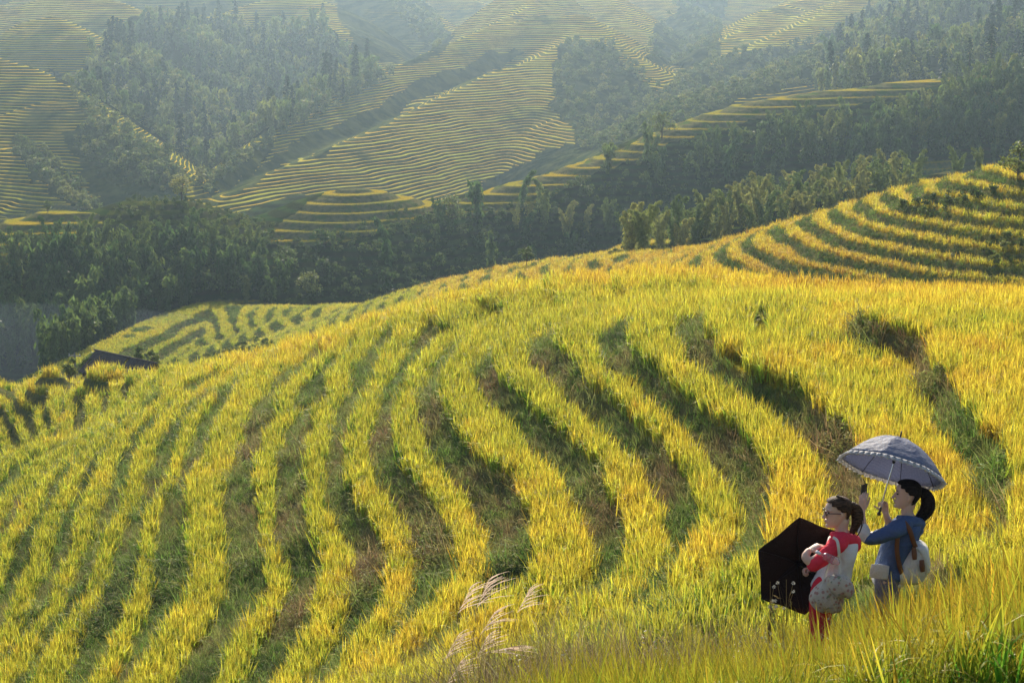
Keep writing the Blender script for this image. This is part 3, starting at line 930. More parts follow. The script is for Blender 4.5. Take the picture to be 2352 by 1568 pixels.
strands(T, [p1(1950, 1168), p1(1960, 1163), p1(1969, 1176), p1(1971, 1192), p1(1966, 1208), p1(1957, 1224)], .013, 16, .011, 3)
strands(T, [p1(1923, 1142), p1(1938, 1150, -.03), p1(1952, 1166)], .006, 9, .016, 4)
for i in range(26):      # loose hairs
    q = chin1 + Rh1 @ Vector((random.uniform(-.06, .09), random.uniform(-.06, .06), random.uniform(.16, .225)))
    T.tube([q, q + Vector((random.uniform(.0, .05), random.uniform(-.03, .03), random.uniform(.0, .03))), q + Vector((random.uniform(.03, .10), random.uniform(-.05, .05), random.uniform(-.03, .03)))], [.0012, .001, .0006], 4)
strands(T, [p1(1962, 1170), p1(1974, 1190), p1(1968, 1215), p1(1960, 1233)], .0016, 16, .020, 14)
T.build('ponytail', HAIR1, w1, base1)
T = Solid(); T.tube([p1(1950, 1166), p1(1956, 1165)], [.026, .024], 12, smooth=1)
T.build('hair_band', flat('hair_band_cloth', (.12, .03, .04)), w1, base1)
BLACKP = flat('black_plastic', (.01, .01, .012), .3, .5)
EYE = flat('eye_dark', (.02, .012, .01), .15, .6)
T = Solid()
W = lambda x, y, z: chin1 + Rh1 @ Vector((x, y, z))
for sg in (-1, 1):
    pr = [W(-.098, sg * (.035 + .026 * math.cos(t)), .124 + .018 * math.sin(t)) for t in [i * math.pi / 6 for i in range(13)]]
    T.tube(pr, [.0032] * 13, 6, smooth=1)
    T.tube([W(-.097, sg * .062, .130), W(-.06, sg * .078, .128), W(.004, sg * .082, .122)], [.0032] * 3, 6)
T.tube([W(-.098, -.010, .126), W(-.104, 0, .128), W(-.098, .010, .126)], [.003] * 3, 6)
T.build('glasses', BLACKP, w1, base1)
for nm, ch, RR, par, bs in (('eye', chin1, Rh1, w1, base1),):
    for sg in (-1, 1):
        T = Solid(); T.ball(ch + RR @ Vector((-.078, sg * .033, .124)), (.010, .013, .006)); T.build('eye', EYE, par, bs)
T = Solid()
T.tube([W(-.0975, -.012, .0545), W(-.101, 0, .0545), W(-.0975, .012, .0545)], [.0025, .004, .0025], 6)
T.build('mouth', flat('lips', (.45, .12, .12), .4), w1, base1)

# ------------------------------------------------------------------ the taller woman in the blue hoodie
Y2 = 15.6
G2 = -5.72
def p2(u, v, dy=0.0): return Vector(P(u, v, Y2 + dy))
base2 = Vector((p2(2050, 1330).x, Y2, G2))
w2 = bpy.data.objects.new('person', None); w2.location = base2; link(w2)
tag(w2, 'woman with long black ponytail in blue hooded top raising a phone under the dotted umbrella', 'person')
Rh2 = Matrix.Rotation(math.radians(2), 3, 'Y') @ Matrix.Rotation(math.radians(-7), 3, 'Z')
chin2 = p2(2081, 1167)
B = Solid()
add_head(B, chin2, Rh2)
B.tube([chin2 + Vector((.03, 0, .05)), p2(2083, 1172), p2(2088, 1192)], [.052, .048, .058], 14)
torso(B, [(2087, 1185, .055, .07, 0), (2084, 1196, .085, .14, 0), (2072, 1222, .10, .165, 0), (2060, 1250, .10, .15, 0), (2052, 1280, .10, .14, 0), (2044, 1310, .115, .155, 0), (2040, 1340, .115, .165, 0)], Y2)
for sg in (-1, 1):
    B.tube([p2(2040, 1330, sg * .085), p2(2036, 1390, sg * .09), Vector((p2(2034, 1390).x, Y2 + sg * .10, G2 + .48)), Vector((p2(2040, 1390).x, Y2 + sg * .10, G2 + .08))], [.10, .08, .052, .04], 12)
    B.tube([Vector((p2(2040, 1390).x + .03, Y2 + sg * .10, G2 + .045)), Vector((p2(2040, 1390).x - .17, Y2 + sg * .11, G2 + .03))], [.04, .034], 10, smooth=1)
B.tube([p2(2078, 1204, -.10), p2(2062, 1212, -.17), p2(2025, 1226, -.20), p2(1990, 1234, -.19)], [.05, .05, .042, .037], 12)
B.tube([p2(1990, 1234, -.19), p2(1983, 1215, -.17), p2(1980, 1190, -.14), p2(1981, 1172, -.12)], [.037, .035, .029, .022], 12)
add_hand(B, p2(1981, 1170, -.12), (.04, 0, 1), (.35, .9, .1), (1, -.3, 0), (.15, .45, .55), thumb=((.5, .4, .8), (.25, .5, .9)))
B.tube([p2(2078, 1204, .10), p2(2066, 1212, .17), p2(2050, 1222, .20), p2(2040, 1196, .16), p2(2034, 1178, .12)], [.05, .048, .037, .031, .023], 12)
add_hand(B, p2(2034, 1176, .12), (-.25, -.1, 1), (-.45, -.8, -.1), (-.8, .4, .3), (.85, 1.15, 1.0))
B.build('body', SKIN, w2, base2, voxel=.0045)
BLUE = fabric('blue_jersey', (.085, .125, .235), transl=.05)
CREAM = fabric('cream_cloth', (.72, .66, .60), transl=.1)
DENIM = fabric('grey_trousers', (.16, .15, .20))
T = Solid()
torso(T, [(2087, 1190, .085, .10, 0), (2084, 1197, .115, .165, 0), (2074, 1218, .125, .188, 0), (2065, 1240, .124, .180, 0), (2057, 1262, .122, .172, 0), (2050, 1285, .126, .172, 0), (2045, 1305, .133, .176, 0), (2041, 1322, .136, .18, 0), (2041, 1327, .118, .165, 0)], Y2, wr=.04)
T.build('hoodie', BLUE, w2, base2, sub=1)
T = Solid()
torso(T, [(2040, 1319, .126, .17, 0), (2039, 1332, .136, .182, 0), (2039, 1342, .128, .175, 0)], Y2, wr=.055)
T.build('hem', CREAM, w2, base2, sub=1)
T = Solid()
T.tube([p2(2078, 1206, -.13), p2(2058, 1215, -.185), p2(2025, 1230, -.205), p2(1996, 1237, -.195), p2(1988, 1229, -.185)], [.074, .074, .060, .054, .050], 16, wrinkle=.085)
T.tube([p2(2078, 1206, .13), p2(2064, 1214, .18), p2(2048, 1224, .20), p2(2044, 1208, .185)], [.072, .066, .052, .048], 16, wrinkle=.085)
T.build('sleeve', BLUE, w2, base2, sub=1)
T = Solid()
T.tube([p2(1989, 1232, -.188), p2(1984, 1222, -.178), p2(1982, 1213, -.168)], [.054, .055, .050], 14, smooth=1)
T.build('rolled_cuff', CREAM, w2, base2, sub=1)
T = Solid()
T.tube([p2(2064, 1188, -.08), p2(2078, 1194, -.125), p2(2098, 1199, -.10), p2(2111, 1203, 0), p2(2098, 1199, .10), p2(2078, 1194, .12), p2(2064, 1188, .08)], [.022, .042, .052, .058, .052, .042, .022], 12, wrinkle=.06)
T.tube([p2(2098, 1198, -.06), p2(2107, 1220, 0), p2(2098, 1198, .06)], [.04, .06, .04], 12)
T.tube([p2(2104, 1214, 0), p2(2104, 1236, 0)], [.055, .03], 12, smooth=1)
T.build('hood', BLUE, w2, base2, sub=1)
T = Solid()
T.tube([p2(2022, 1298, -.18), p2(2018, 1326, -.182)], [.075, .078], 14, flat=(0, 1, 0), ratio=.12, smooth=1)
T.build('pocket', CREAM, w2, base2)
T = Solid()
for sg in (-1, 1):
    T.tube([p2(2041, 1325, sg * .07), p2(2037, 1365, sg * .09), Vector((p2(2034, 1390).x, Y2 + sg * .10, G2 + .46)), Vector((p2(2039, 1390).x, Y2 + sg * .10, G2 + .12))], [.118, .102, .068, .058], 14, wrinkle=.03)
T.build('trousers', DENIM, w2, base2, sub=1)
for sg in (-1, 1):
    T = Solid()
    T.tube([Vector((p2(2040, 1390).x + .045, Y2 + sg * .10, G2 + .05)), Vector((p2(2040, 1390).x - .17, Y2 + sg * .11, G2 + .04))], [.05, .042], 12, smooth=1)
    T.build('shoe', SHOE, w2, base2)
line2 = lambda h: -.20 if h > .182 else (-.070 if h > .165 else (-.032 if h > .138 else (.000 if h > .112 else .030)))
hair_cap(chin2, Rh2, .013, line2).build('hair', HAIR2, w2, base2, thick=.012, sub=2)
T = Solid()
strands(T, [p2(2106, 1134), p2(2118, 1130), p2(2128, 1142), p2(2131, 1158), p2(2126, 1175), p2(2112, 1192)], .017, 20, .014, 8)
strands(T, [p2(2118, 1132), p2(2135, 1155), p2(2128, 1180), p2(2112, 1200)], .0016, 18, .022, 15)
T.build('ponytail', HAIR2, w2, base2)
for sg in (-1, 1):
    T = Solid(); T.ball(chin2 + Rh2 @ Vector((-.078, sg * .033, .124)), (.010, .013, .006)); T.build('eye', EYE, w2, base2)
W = lambda x, y, z: chin2 + Rh2 @ Vector((x, y, z))
T = Solid()
T.tube([W(-.0975, -.012, .0545), W(-.101, 0, .0545), W(-.0975, .012, .0545)], [.0025, .004, .0025], 6)
T.build('mouth', flat('lips_dark', (.40, .12, .11), .4), w2, base2)
for sg in (-1, 1):
    T = Solid(); T.tube([W(-.088, sg * .016, .150), W(-.089, sg * .034, .154), W(-.076, sg * .054, .149)], [.002, .0035, .002], 6)
    T.build('eyebrow', HAIR2, w2, base2)

# ------------------------------------------------------------------ umbrellas
def umbrella(name, label, hub, axis, R, depth, nrib, mats, parts, scallop, shaft_to, droop=1.0, spin=0.0, ruffle=None):
    """hub: rim-plane centre; axis points from the handle to the tip"""
    axis = Vector(axis).normalized()
    a = axis.orthogonal().normalized(); c = axis.cross(a)
    a, c = a * math.cos(spin) + c * math.sin(spin), c * math.cos(spin) - a * math.sin(spin)
    hub = Vector(hub)
    root = bpy.data.objects.new(name, None); root.location = Vector(shaft_to); link(root)
    tag(root, label, 'umbrella')
    og = Vector(shaft_to)
    def pt(r, th):
        fr = ((th / (2 * math.pi) * nrib) % 1.0)
        between = math.sin(math.pi * fr)
        rr = R * r * (1 - scallop * between * r)
        h = depth * (1 - droop * r ** 2.0 - (1 - droop) * r) - between * .035 * R * math.sin(math.pi * r)
        return hub + (a * math.cos(th) + c * math.sin(th)) * rr + axis * h
    S = Solid()
    NR, NT_ = 12, nrib * 8
    for i in range(NR + 1):
        for k in range(NT_):
            S.v.append(tuple(pt(max(i / NR, .004), 2 * math.pi * k / NT_)))
    for i in range(NR):
        for k in range(NT_):
            k2 = (k + 1) % NT_
            S.f.append((i * NT_ + k, i * NT_ + k2, (i + 1) * NT_ + k2, (i + 1) * NT_ + k)); S.m.append(0)
    can = S.build('canopy', mats[0], root, og, thick=.0015)
    if ruffle:
        S = Solid(); n = nrib * 26
        for j, rr in enumerate((.985, 1.0, 1.02, 1.045)):
            for k in range(n):
                th = 2 * math.pi * k / n
                p = pt(min(rr, 1.0), th)
                outd = (p - hub - axis * (p - hub).dot(axis)).normalized()
                p = p + (outd * (.4 + .6 * math.sin(k * 1.45)) - axis * 1.0) * max(0, rr - .99) * 1.15 * R * 1.0 + outd * (.004 * math.sin(k * 1.45) * j)
                S.v.append(tuple(p + axis * (.002 if j < 2 else 0)))
        for j in range(3):
            for k in range(n):
                k2 = (k + 1) % n
                S.f.append((j * n + k, j * n + k2, (j + 1) * n + k2, (j + 1) * n + k)); S.m.append(0)
        S.build('lace_trim', ruffle, root, og, thick=.001)
    S = Solid()
    S.tube([hub + axis * (depth + .05), hub + axis * depth * .5, Vector(shaft_to)], [.0055, .0065, .0065], 8, smooth=1)
    S.build('shaft', mats[1], root, og)
    S = Solid(); S.tube([hub + axis * (depth + .005), hub + axis * (depth + .055)], [.009, .005], 8, smooth=1); S.build('tip', mats[2], root, og)
    sdirn = (Vector(shaft_to) - hub).normalized()
    S = Solid(); S.tube([Vector(shaft_to) - sdirn * .03, Vector(shaft_to), Vector(shaft_to) + sdirn * .025], [.007, .010, .017], 10)
    S.build('handle', mats[2], root, og)
    run = hub + axis * depth * .30
    S = Solid(); S.tube([run - axis * .02, run + axis * .02], [.014, .014], 8, smooth=1); S.build('runner', mats[2], root, og)
    for q in range(nrib):
        th = 2 * math.pi * q / nrib
        S = Solid()
        S.tube([pt(i / 8, th) - axis * .006 for i in range(9)], [.0028] * 9, 5, smooth=1)
        S.tube([run, pt(.55, th) - axis * .008], [.0022, .0022], 5, smooth=1)
        S.build('rib', mats[3], root, og)
    return root
def dots(t, col):
    """small pale dots in offset rows"""
    tc = t.node('ShaderNodeTexCoord')
    vo = t.node('ShaderNodeTexVoronoi'); vo.inputs['Scale'].default_value = 105; vo.inputs['Randomness'].default_value = .4
    t.l.new(tc.outputs['Object'], vo.inputs['Vector'])
    return t.mix(t.rng(vo.outputs['Distance'], .30, .48, 1, 0), col, (.34, .36, .46))
DOTTED = fabric('dotted_navy_cloth', (.24, .26, .36), .6, .05, pattern=dots, transl=.5)
LACE = fabric('white_lace', (.66, .64, .62), .8, .1, transl=.35)
STEEL = flat('steel_rod', (.75, .75, .78), .25, .5, .9)
DARKM = flat('dark_metal', (.02, .02, .025), .4, .5, .6)
BLACKC = fabric('black_umbrella_cloth', (.030, .022, .020), .75, .2, transl=.06)
cu = p2(2048.5, 1077, .02)
hand_u = p2(2020, 1174, .06)
vdir = (cu - hand_u).normalized()
umbrella('umbrella', 'navy umbrella with tiny white dots and frilly lace edge above the blue-clad woman', cu, (.29, .40, .86), .425, .270, 8,
         (DOTTED, STEEL, BLACKP, DARKM), None, .045, p2(2021, 1173, .06), 1.0, .35, LACE)
cu1 = p1(1842, 1300, .22)
umbrella('umbrella', 'plain black umbrella held open low on its side in front of the red-sleeved woman', cu1, (-.26, .93, .06), .405, .10, 6,
         (BLACKC, DARKM, BLACKP, DARKM), None, .15, p1(1862, 1309, .08), .8, math.radians(68))

# ------------------------------------------------------------------ what they carry
ph = p2(1984, 1131, -.06)
S = Solid(); Rp = Matrix.Rotation(math.radians(42), 3, 'Z') @ Matrix.Rotation(math.radians(4), 3, 'X')
S.box(ph, (.036, .0042, .072), R=Rp)
phone = S.build('phone', flat('phone_case', (.05, .05, .05), .3, .5), None, (0, 0, 0), bevel=.003, smooth=False)
tag(phone, 'dark smartphone held upright in the blue-clad woman\'s raised hand', 'phone')
S = Solid(); S.box(ph + Rp @ Vector((0, .0046, 0)), (.032, .0006, .064), R=Rp)
S.build('screen', flat('phone_screen', (.10, .12, .13), .1, .6), phone, (0, 0, 0), smooth=False)
S = Solid(); S.box(ph + Rp @ Vector((.022, -.0048, .056)), (.008, .001, .008), R=Rp)
S.build('camera_lens', BLACKP, phone, (0, 0, 0), smooth=False)

GLASSB = NT('clear_bottle'); GLASSB.base((.95, .90, .88), .08, .5); GLASSB.b.inputs['Transmission Weight'].default_value = .85; GLASSB.b.inputs['IOR'].default_value = 1.2
S = Solid()
bt0, bt1 = p1(1882, 1270, -.29), p1(1918, 1288, -.31)
bd = (bt1 - bt0).normalized()
S.tube([bt0, bt0 + bd * .03, bt0 + bd * .05, bt1 - bd * .01, bt1 + bd * .012], [.011, .013, .030, .032, .026], 14, smooth=2)
bot = S.build('water_bottle', GLASSB.m, None, (0, 0, 0)); tag(bot, 'clear plastic water bottle tucked under the red sleeve', 'bottle')
S = Solid(); S.tube([bt0 - bd * .018, bt0 - bd * .002], [.014, .014], 12, smooth=1)
S.build('cap', flat('bottle_cap', (.85, .80, .78), .4), bot, (0, 0, 0))

def floral(t, col):
    vo = t.node('ShaderNodeTexVoronoi'); vo.inputs['Scale'].default_value = 26
    t.l.new(t.pos(), vo.inputs['Vector'])
    c = t.mix(t.rng(vo.outputs['Distance'], .20, .42, 1, 0), col, (.46, .24, .19))
    return t.mix(t.rng(t.noise(22, 2), .60, .66), c, (.28, .30, .20))
FLORAL = fabric('floral_cloth', (.60, .52, .42), pattern=floral, transl=.1)
CORD = flat('cream_cord', (.68, .62, .52), .8)
bagr = bpy.data.objects.new('drawstring_bag', None); bo = p1(1908, 1405, -.27); bagr.location = bo; link(bagr)
tag(bagr, 'cream floral drawstring bag with a flap hanging at the red-sleeved woman\'s hip', 'bag')
S = Solid(); n = 28
rings = []
for (u, v, a, b) in ((1908, 1406, .05, .03), (1905, 1400, .10, .05), (1899, 1388, .13, .07), (1898, 1370, .135, .08), (1903, 1352, .115, .075), (1909, 1338, .075, .055), (1911, 1331, .055, .04), (1912, 1324, .075, .055)):
    c = p1(u, v, -.27)
    rings.append([c + Vector((a * math.cos(t) * (1 + .06 * math.sin(9 * t + v)), b * math.sin(t) * (1 + .06 * math.cos(7 * t)), .012 * math.sin(5 * t + v))) for t in [2 * math.pi * k / n for k in range(n)]])
S.loft(rings)
S.build('pouch', FLORAL, bagr, bo, sub=1)
S = Solid(); rings = []
for (u, v, a, b) in ((1941, 1372, .03, .02), (1938, 1365, .085, .05), (1932, 1348, .105, .06), (1926, 1332, .095, .055), (1922, 1320, .05, .03)):
    c = p1(u, v, -.33)
    rings.append([c + Vector((a * math.cos(t) * (1 + .05 * math.sin(6 * t + v)), b * math.sin(t), .014 * math.sin(4 * t + v))) for t in [2 * math.pi * k / n for k in range(n)]])
S.loft(rings)
S.build('flap', FLORAL, bagr, bo, sub=1)
S = Solid()
S.tube([p1(1914, 1234, -.24), p1(1922, 1240, -.265), p1(1926, 1256, -.285), p1(1928, 1285, -.26), p1(1929, 1318, -.29)], [.011] * 5, 8, flat=(0, 1, 0), ratio=.35)
S.tube([p1(1908, 1290, -.28), p1(1899, 1310, -.27), p1(1893, 1330, -.28), p1(1886, 1350, -.30)], [.009] * 4, 8, flat=(0, 1, 0), ratio=.35)
S.build('strap', CORD, bagr, bo)

WHITEC = fabric('white_canvas', (.74, .70, .64), transl=.12)
BROWN = flat('brown_leather', (.17, .07, .035), .6, .3, noise=.2)
bp = bpy.data.objects.new('backpack', None); bo = p2(2095, 1330, -.05); bp.location = bo; link(bp)
tag(bp, 'white canvas backpack with brown leather straps on the blue-clad woman\'s back', 'backpack')
S = Solid(); rings = []
for (u, v, a, b) in ((2082, 1338, .08, .07), (2080, 1334, .13, .12), (2084, 1318, .155, .15), (2092, 1295, .15, .155), (2101, 1270, .115, .15), (2106, 1252, .085, .13), (2107, 1244, .05, .09)):
    c = p2(u, v, -.04)
    rings.append([c + Vector((a * math.copysign(abs(math.cos(t)) ** .75, math.cos(t)) * (1 + .03 * math.sin(6 * t + v)), b * math.copysign(abs(math.sin(t)) ** .75, math.sin(t)), .008 * math.sin(4 * t + v))) for t in [2 * math.pi * k / n for k in range(n)]])
S.loft(rings)
S.build('pack', WHITEC, bp, bo, sub=1)
S = Solid(); rings = []
for (u, v, a, b) in ((2121, 1312, .03, .10), (2122, 1306, .045, .13), (2121, 1285, .05, .14), (2115, 1262, .055, .145), (2106, 1247, .075, .145), (2099, 1243, .05, .12)):
    c = p2(u, v, -.05)
    rings.append([c + Vector((a * math.cos(t), b * math.copysign(abs(math.sin(t)) ** .8, math.sin(t)), .005 * math.sin(5 * t))) for t in [2 * math.pi * k / n for k in range(n)]])
S.loft(rings)
S.build('flap', WHITEC, bp, bo, sub=1)
for pts in ([p2(2068, 1193, -.13), p2(2078, 1200, -.19), p2(2089, 1216, -.22), p2(2097, 1240, -.20), p2(2103, 1256, -.17)],
            [p2(2068, 1193, .13), p2(2078, 1200, .19), p2(2089, 1216, .22), p2(2097, 1240, .20), p2(2103, 1256, .17)],
            [p2(2062, 1232, -.215), p2(2060, 1262, -.205), p2(2066, 1298, -.19), p2(2075, 1325, -.16)]):
    S = Solid(); S.tube(pts, [.019] * len(pts), 8, flat=(0, 1, .2), ratio=.3); S.build('strap', BROWN, bp, bo)
for u, v in ((2099, 1272), (2117, 1300)):
    S = Solid(); S.tube([p2(u, v - 14, -.205), p2(u + 1, v, -.215), p2(u + 2, v + 12, -.21)], [.018, .022, .018], 8, flat=(0, 1, 0), ratio=.25); S.build('leather_tab', BROWN, bp, bo)

# ------------------------------------------------------------------ plants: prototypes
def leaf_mat(name, stops, tipc=None, transl=.45, rough=.5, tip_amt=.6, dead=None, spec=.08, nscale=.15):
    """colour by the plant's own tint, its tip yellower"""
    t = NT(name)
    tint = t.attr('tint', 'INSTANCER')
    c = t.ramp(tint, stops)
    if tipc:
        c = t.mix(t.math('MULTIPLY', t.rng(t.attr('along'), .35, 1.0), tip_amt), c, tipc)
    vary = t.attr('vary')
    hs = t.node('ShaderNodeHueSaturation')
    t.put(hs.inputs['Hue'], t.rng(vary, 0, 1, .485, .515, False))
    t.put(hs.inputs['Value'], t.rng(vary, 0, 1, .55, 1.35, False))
    t.put(hs.inputs['Color'], c)
    c = hs.outputs[0]
    t.base(c, rough, spec)
    t.translucent(c, transl)
    return t.m

class Leaves:
    """collects strips of quads with 'along' (0 root, 1 tip) and 'vary' per blade"""
    def __init__(s):
        s.v, s.f, s.al, s.va, s.mi = [], [], [], [], []
    def strip(s, pts, widths, side, vary=.5, mi=0):
        b = len(s.v)
        n = len(pts)
        for i, (p, w) in enumerate(zip(pts, widths)):
            s.v.append(p - side * w); s.v.append(p + side * w)
            s.al += [i / (n - 1)] * 2
            s.va += [vary] * 2
            if i:
                k = b + 2 * i
                s.f.append((k - 2, k - 1, k + 1, k)); s.mi.append(mi)
    def blade(s, root, az, h, w, lean, bend, seg=4, vary=None, mi=0, twist=0.0, droop=0.0):
        d = np.array([math.cos(az), math.sin(az), 0.0])
        tw = az + math.pi / 2 + twist
        side = np.array([math.cos(tw), math.sin(tw), 0.0]) * .5
        pts, ws = [], []
        for i in range(seg + 1):
            t = i / seg
            out = lean * t + bend * t * t
            up = t - droop * t * t * t
            pts.append(np.array(root) + d * h * out + np.array([0, 0, h * up]))
            ws.append(w * (1 - t ** 2.2) ** .8 + w * .04)
        s.strip(pts, ws, side, random.random() if vary is None else vary, mi)
    def tube(s, pts, r0, r1, sides=5, vary=.5, mi=0):
        b = len(s.v)
        pts = [np.array(p, float) for p in pts]
        n = len(pts)
        for i, p in enumerate(pts):
            q = pts[min(i + 1, n - 1)] - pts[max(i - 1, 0)]
            q = q / (np.linalg.norm(q) + 1e-9)
            a = np.cross(q, [0, 0, 1.0]) if abs(q[2]) < .95 else np.cross(q, [1.0, 0, 0])
            a /= np.linalg.norm(a) + 1e-9
            c = np.cross(q, a)
            r = r0 + (r1 - r0) * i / (n - 1)
            for k in range(sides):
                th = 2 * math.pi * k / sides
                s.v.append(p + (a * math.cos(th) + c * math.sin(th)) * r)
                s.al.append(i / (n - 1)); s.va.append(vary)
            if i:
                for k in range(sides):
                    k2 = (k + 1) % sides
                    s.f.append((b + (i - 1) * sides + k, b + (i - 1) * sides + k2, b + i * sides + k2, b + i * sides + k)); s.mi.append(mi)
    def quad(s, c, a, b_, vary, along=.5, mi=0):
        """leaf diamond: long axis a, short axis b_"""
        k = len(s.v)
        s.v += [c - a, c + b_, c + a, c - b_]
        s.al += [along] * 4; s.va += [vary] * 4
        s.f.append((k, k + 1, k + 2, k + 3)); s.mi.append(mi)
    def mesh(s, name, mats, smooth=True):
        me = bpy.data.meshes.new(name)
        me.from_pydata([tuple(p) for p in s.v], [], s.f)
        for nm, arr in (('along', s.al), ('vary', s.va)):
            at = me.attributes.new(nm, 'FLOAT', 'POINT')
            at.data.foreach_set('value', np.array(arr, np.float32))
        for m in mats:
            me.materials.append(m)
        me.polygons.foreach_set('material_index', np.array(s.mi, np.int32))
        if smooth:
            me.polygons.foreach_set('use_smooth', np.ones(len(me.polygons), bool))
        return me

def scatter(name, meshes, X, Y, Z, scl, tint, kind='stuff', tilt=.12, idx=None, sz=None):
    """ONE object: a cloud of points carrying copies of the prototype meshes"""
    coll = bpy.data.collections.new(name + '_kinds')
    for i, m in enumerate(meshes):
        coll.objects.link(bpy.data.objects.new('%s_kind_%02d' % (name, i), m))
    n = len(X)
    me = bpy.data.meshes.new(name)
    me.vertices.add(n)
    me.vertices.foreach_set('co', np.stack([X, Y, Z], 1).astype(np.float32).ravel())
    rot = np.stack([rng.normal(0, tilt, n), rng.normal(0, tilt, n), rng.uniform(0, 6.283, n)], 1)
    a = me.attributes.new('rot', 'FLOAT_VECTOR', 'POINT'); a.data.foreach_set('vector', rot.astype(np.float32).ravel())
    sc3 = np.stack([scl, scl, scl if sz is None else sz], 1)
    a = me.attributes.new('scl', 'FLOAT_VECTOR', 'POINT'); a.data.foreach_set('vector', sc3.astype(np.float32).ravel())
    a = me.attributes.new('tint', 'FLOAT', 'POINT'); a.data.foreach_set('value', np.asarray(tint, np.float32))
    if idx is None:
        idx = rng.integers(0, len(meshes), n)
    a = me.attributes.new('idx', 'INT', 'POINT'); a.data.foreach_set('value', np.asarray(idx, np.int32))
    o = link(bpy.data.objects.new(name, me))
    g = bpy.data.node_groups.new(name + '_nodes', 'GeometryNodeTree')
    g.interface.new_socket('Geometry', in_out='INPUT', socket_type='NodeSocketGeometry')
    g.interface.new_socket('Geometry', in_out='OUTPUT', socket_type='NodeSocketGeometry')
    N, Lk = g.nodes, g.links
    gi, go = N.new('NodeGroupInput'), N.new('NodeGroupOutput')
    iop = N.new('GeometryNodeInstanceOnPoints')
    ci = N.new('GeometryNodeCollectionInfo')
    ci.inputs['Collection'].default_value = coll
    ci.inputs['Separate Children'].default_value = True
    ci.inputs['Reset Children'].default_value = True
    def na(nm, dt):
        k = N.new('GeometryNodeInputNamedAttribute'); k.data_type = dt; k.inputs['Name'].default_value = nm
        return k.outputs['Attribute']
    Lk.new(gi.outputs[0], iop.inputs['Points'])
    Lk.new(ci.outputs[0], iop.inputs['Instance'])
    iop.inputs['Pick Instance'].default_value = True
    Lk.new(na('idx', 'INT'), iop.inputs['Instance Index'])
    e = N.new('FunctionNodeEulerToRotation')
    Lk.new(na('rot', 'FLOAT_VECTOR'), e.inputs[0]); Lk.new(e.outputs[0], iop.inputs['Rotation'])
    Lk.new(na('scl', 'FLOAT_VECTOR'), iop.inputs['Scale'])
    Lk.new(iop.outputs[0], go.inputs[0])
    md = o.modifiers.new('scatter', 'NODES')
    md.node_group = g
    return tag(o, kind=kind)

RICE = leaf_mat('rice_leaf', [(0, (.12, .23, .02)), (.3, (.24, .34, .03)), (.55, (.43, .42, .035)), (.8, (.54, .41, .035)), (1, (.42, .24, .03))], (.80, .58, .06), .6, .5, .55)
GRASS = leaf_mat('bank_grass_leaf', [(0, (.05, .10, .02)), (.2, (.17, .29, .045)), (.5, (.28, .30, .08)), (.75, (.25, .185, .08)), (1, (.28, .17, .09))], (.40, .34, .14), .4, .6, .5)

def rice_clump(nb, h, w, spread, seg=4, ear=.35):
    L = Leaves()
    for i in range(nb):
        a, r = random.uniform(0, 6.283), spread * math.sqrt(random.random())
        az = random.uniform(0, 6.283)
        hh = h * random.uniform(.62, 1.12)
        L.blade((r * math.cos(a), r * math.sin(a), 0), az, hh, w * random.uniform(.7, 1.2), random.uniform(.02, .2), random.uniform(0, .30), seg, twist=random.uniform(-.6, .6))
    for i in range(int(nb * ear)):    # drooping ears
        a, r = random.uniform(0, 6.283), spread * math.sqrt(random.random())
        az = random.uniform(0, 6.283)
        L.blade((r * math.cos(a), r * math.sin(a), h * .35), az, h * .5, w * 1.25, .2, random.uniform(.35, .6), seg, vary=random.uniform(.7, 1), droop=.45)
    return L
def grass_clump(nb, h, w, spread, seg=3):
    L = Leaves()
    for i in range(nb):
        a, r = random.uniform(0, 6.283), spread * math.sqrt(random.random())
        az = a + random.uniform(-1, 1)
        L.blade((r * math.cos(a), r * math.sin(a), 0), az, h * random.uniform(.4, 1.1), w * random.uniform(.6, 1.2), random.uniform(.1, .6), random.uniform(.1, .7), seg, twist=random.uniform(-.6, .6), droop=random.uniform(0, .5))
    return L
def bush_clump(nl, r, h, ls):
    L = Leaves()
    for i in range(nl):
        th, ph = random.uniform(0, 6.283), random.random()
        rr = r * math.sqrt(1 - ph * ph * .8) * random.uniform(.45, 1)
        c = np.array([rr * math.cos(th), rr * math.sin(th), h * ph * random.uniform(.7, 1)])
        d = np.array([random.gauss(0, 1), random.gauss(0, 1), random.gauss(-.2, .6)]); d /= np.linalg.norm(d)
        e = np.cross(d, [random.gauss(0, 1), random.gauss(0, 1), random.gauss(0, 1)]); e /= np.linalg.norm(e)
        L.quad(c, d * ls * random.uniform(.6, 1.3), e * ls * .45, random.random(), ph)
    return L
rice_kinds = [rice_clump(12, .92, .026, .15).mesh('rice_clump', [RICE]) for _ in range(6)]
grass_kinds = [grass_clump(22, .5, .018, .2).mesh('grass_clump', [GRASS]) for _ in range(4)] + [bush_clump(60, .26, .45, .05).mesh('weed_clump', [GRASS]) for _ in range(2)]

def jitter_cells(y0, y1, cell, tmax):
    """points spread over the wedge the camera looks into, cell(Y) metres apart"""
    xs, ys = [], []
    y = y0
    while y < y1:
        c = cell(y)
        n = int(2 * tmax * y / c)
        x = -tmax * y + (np.arange(n) + rng.random(n)) * c
        xs.append(x); ys.append(y + rng.random(n) * c)
        y += c
    return np.concatenate(xs), np.concatenate(ys)

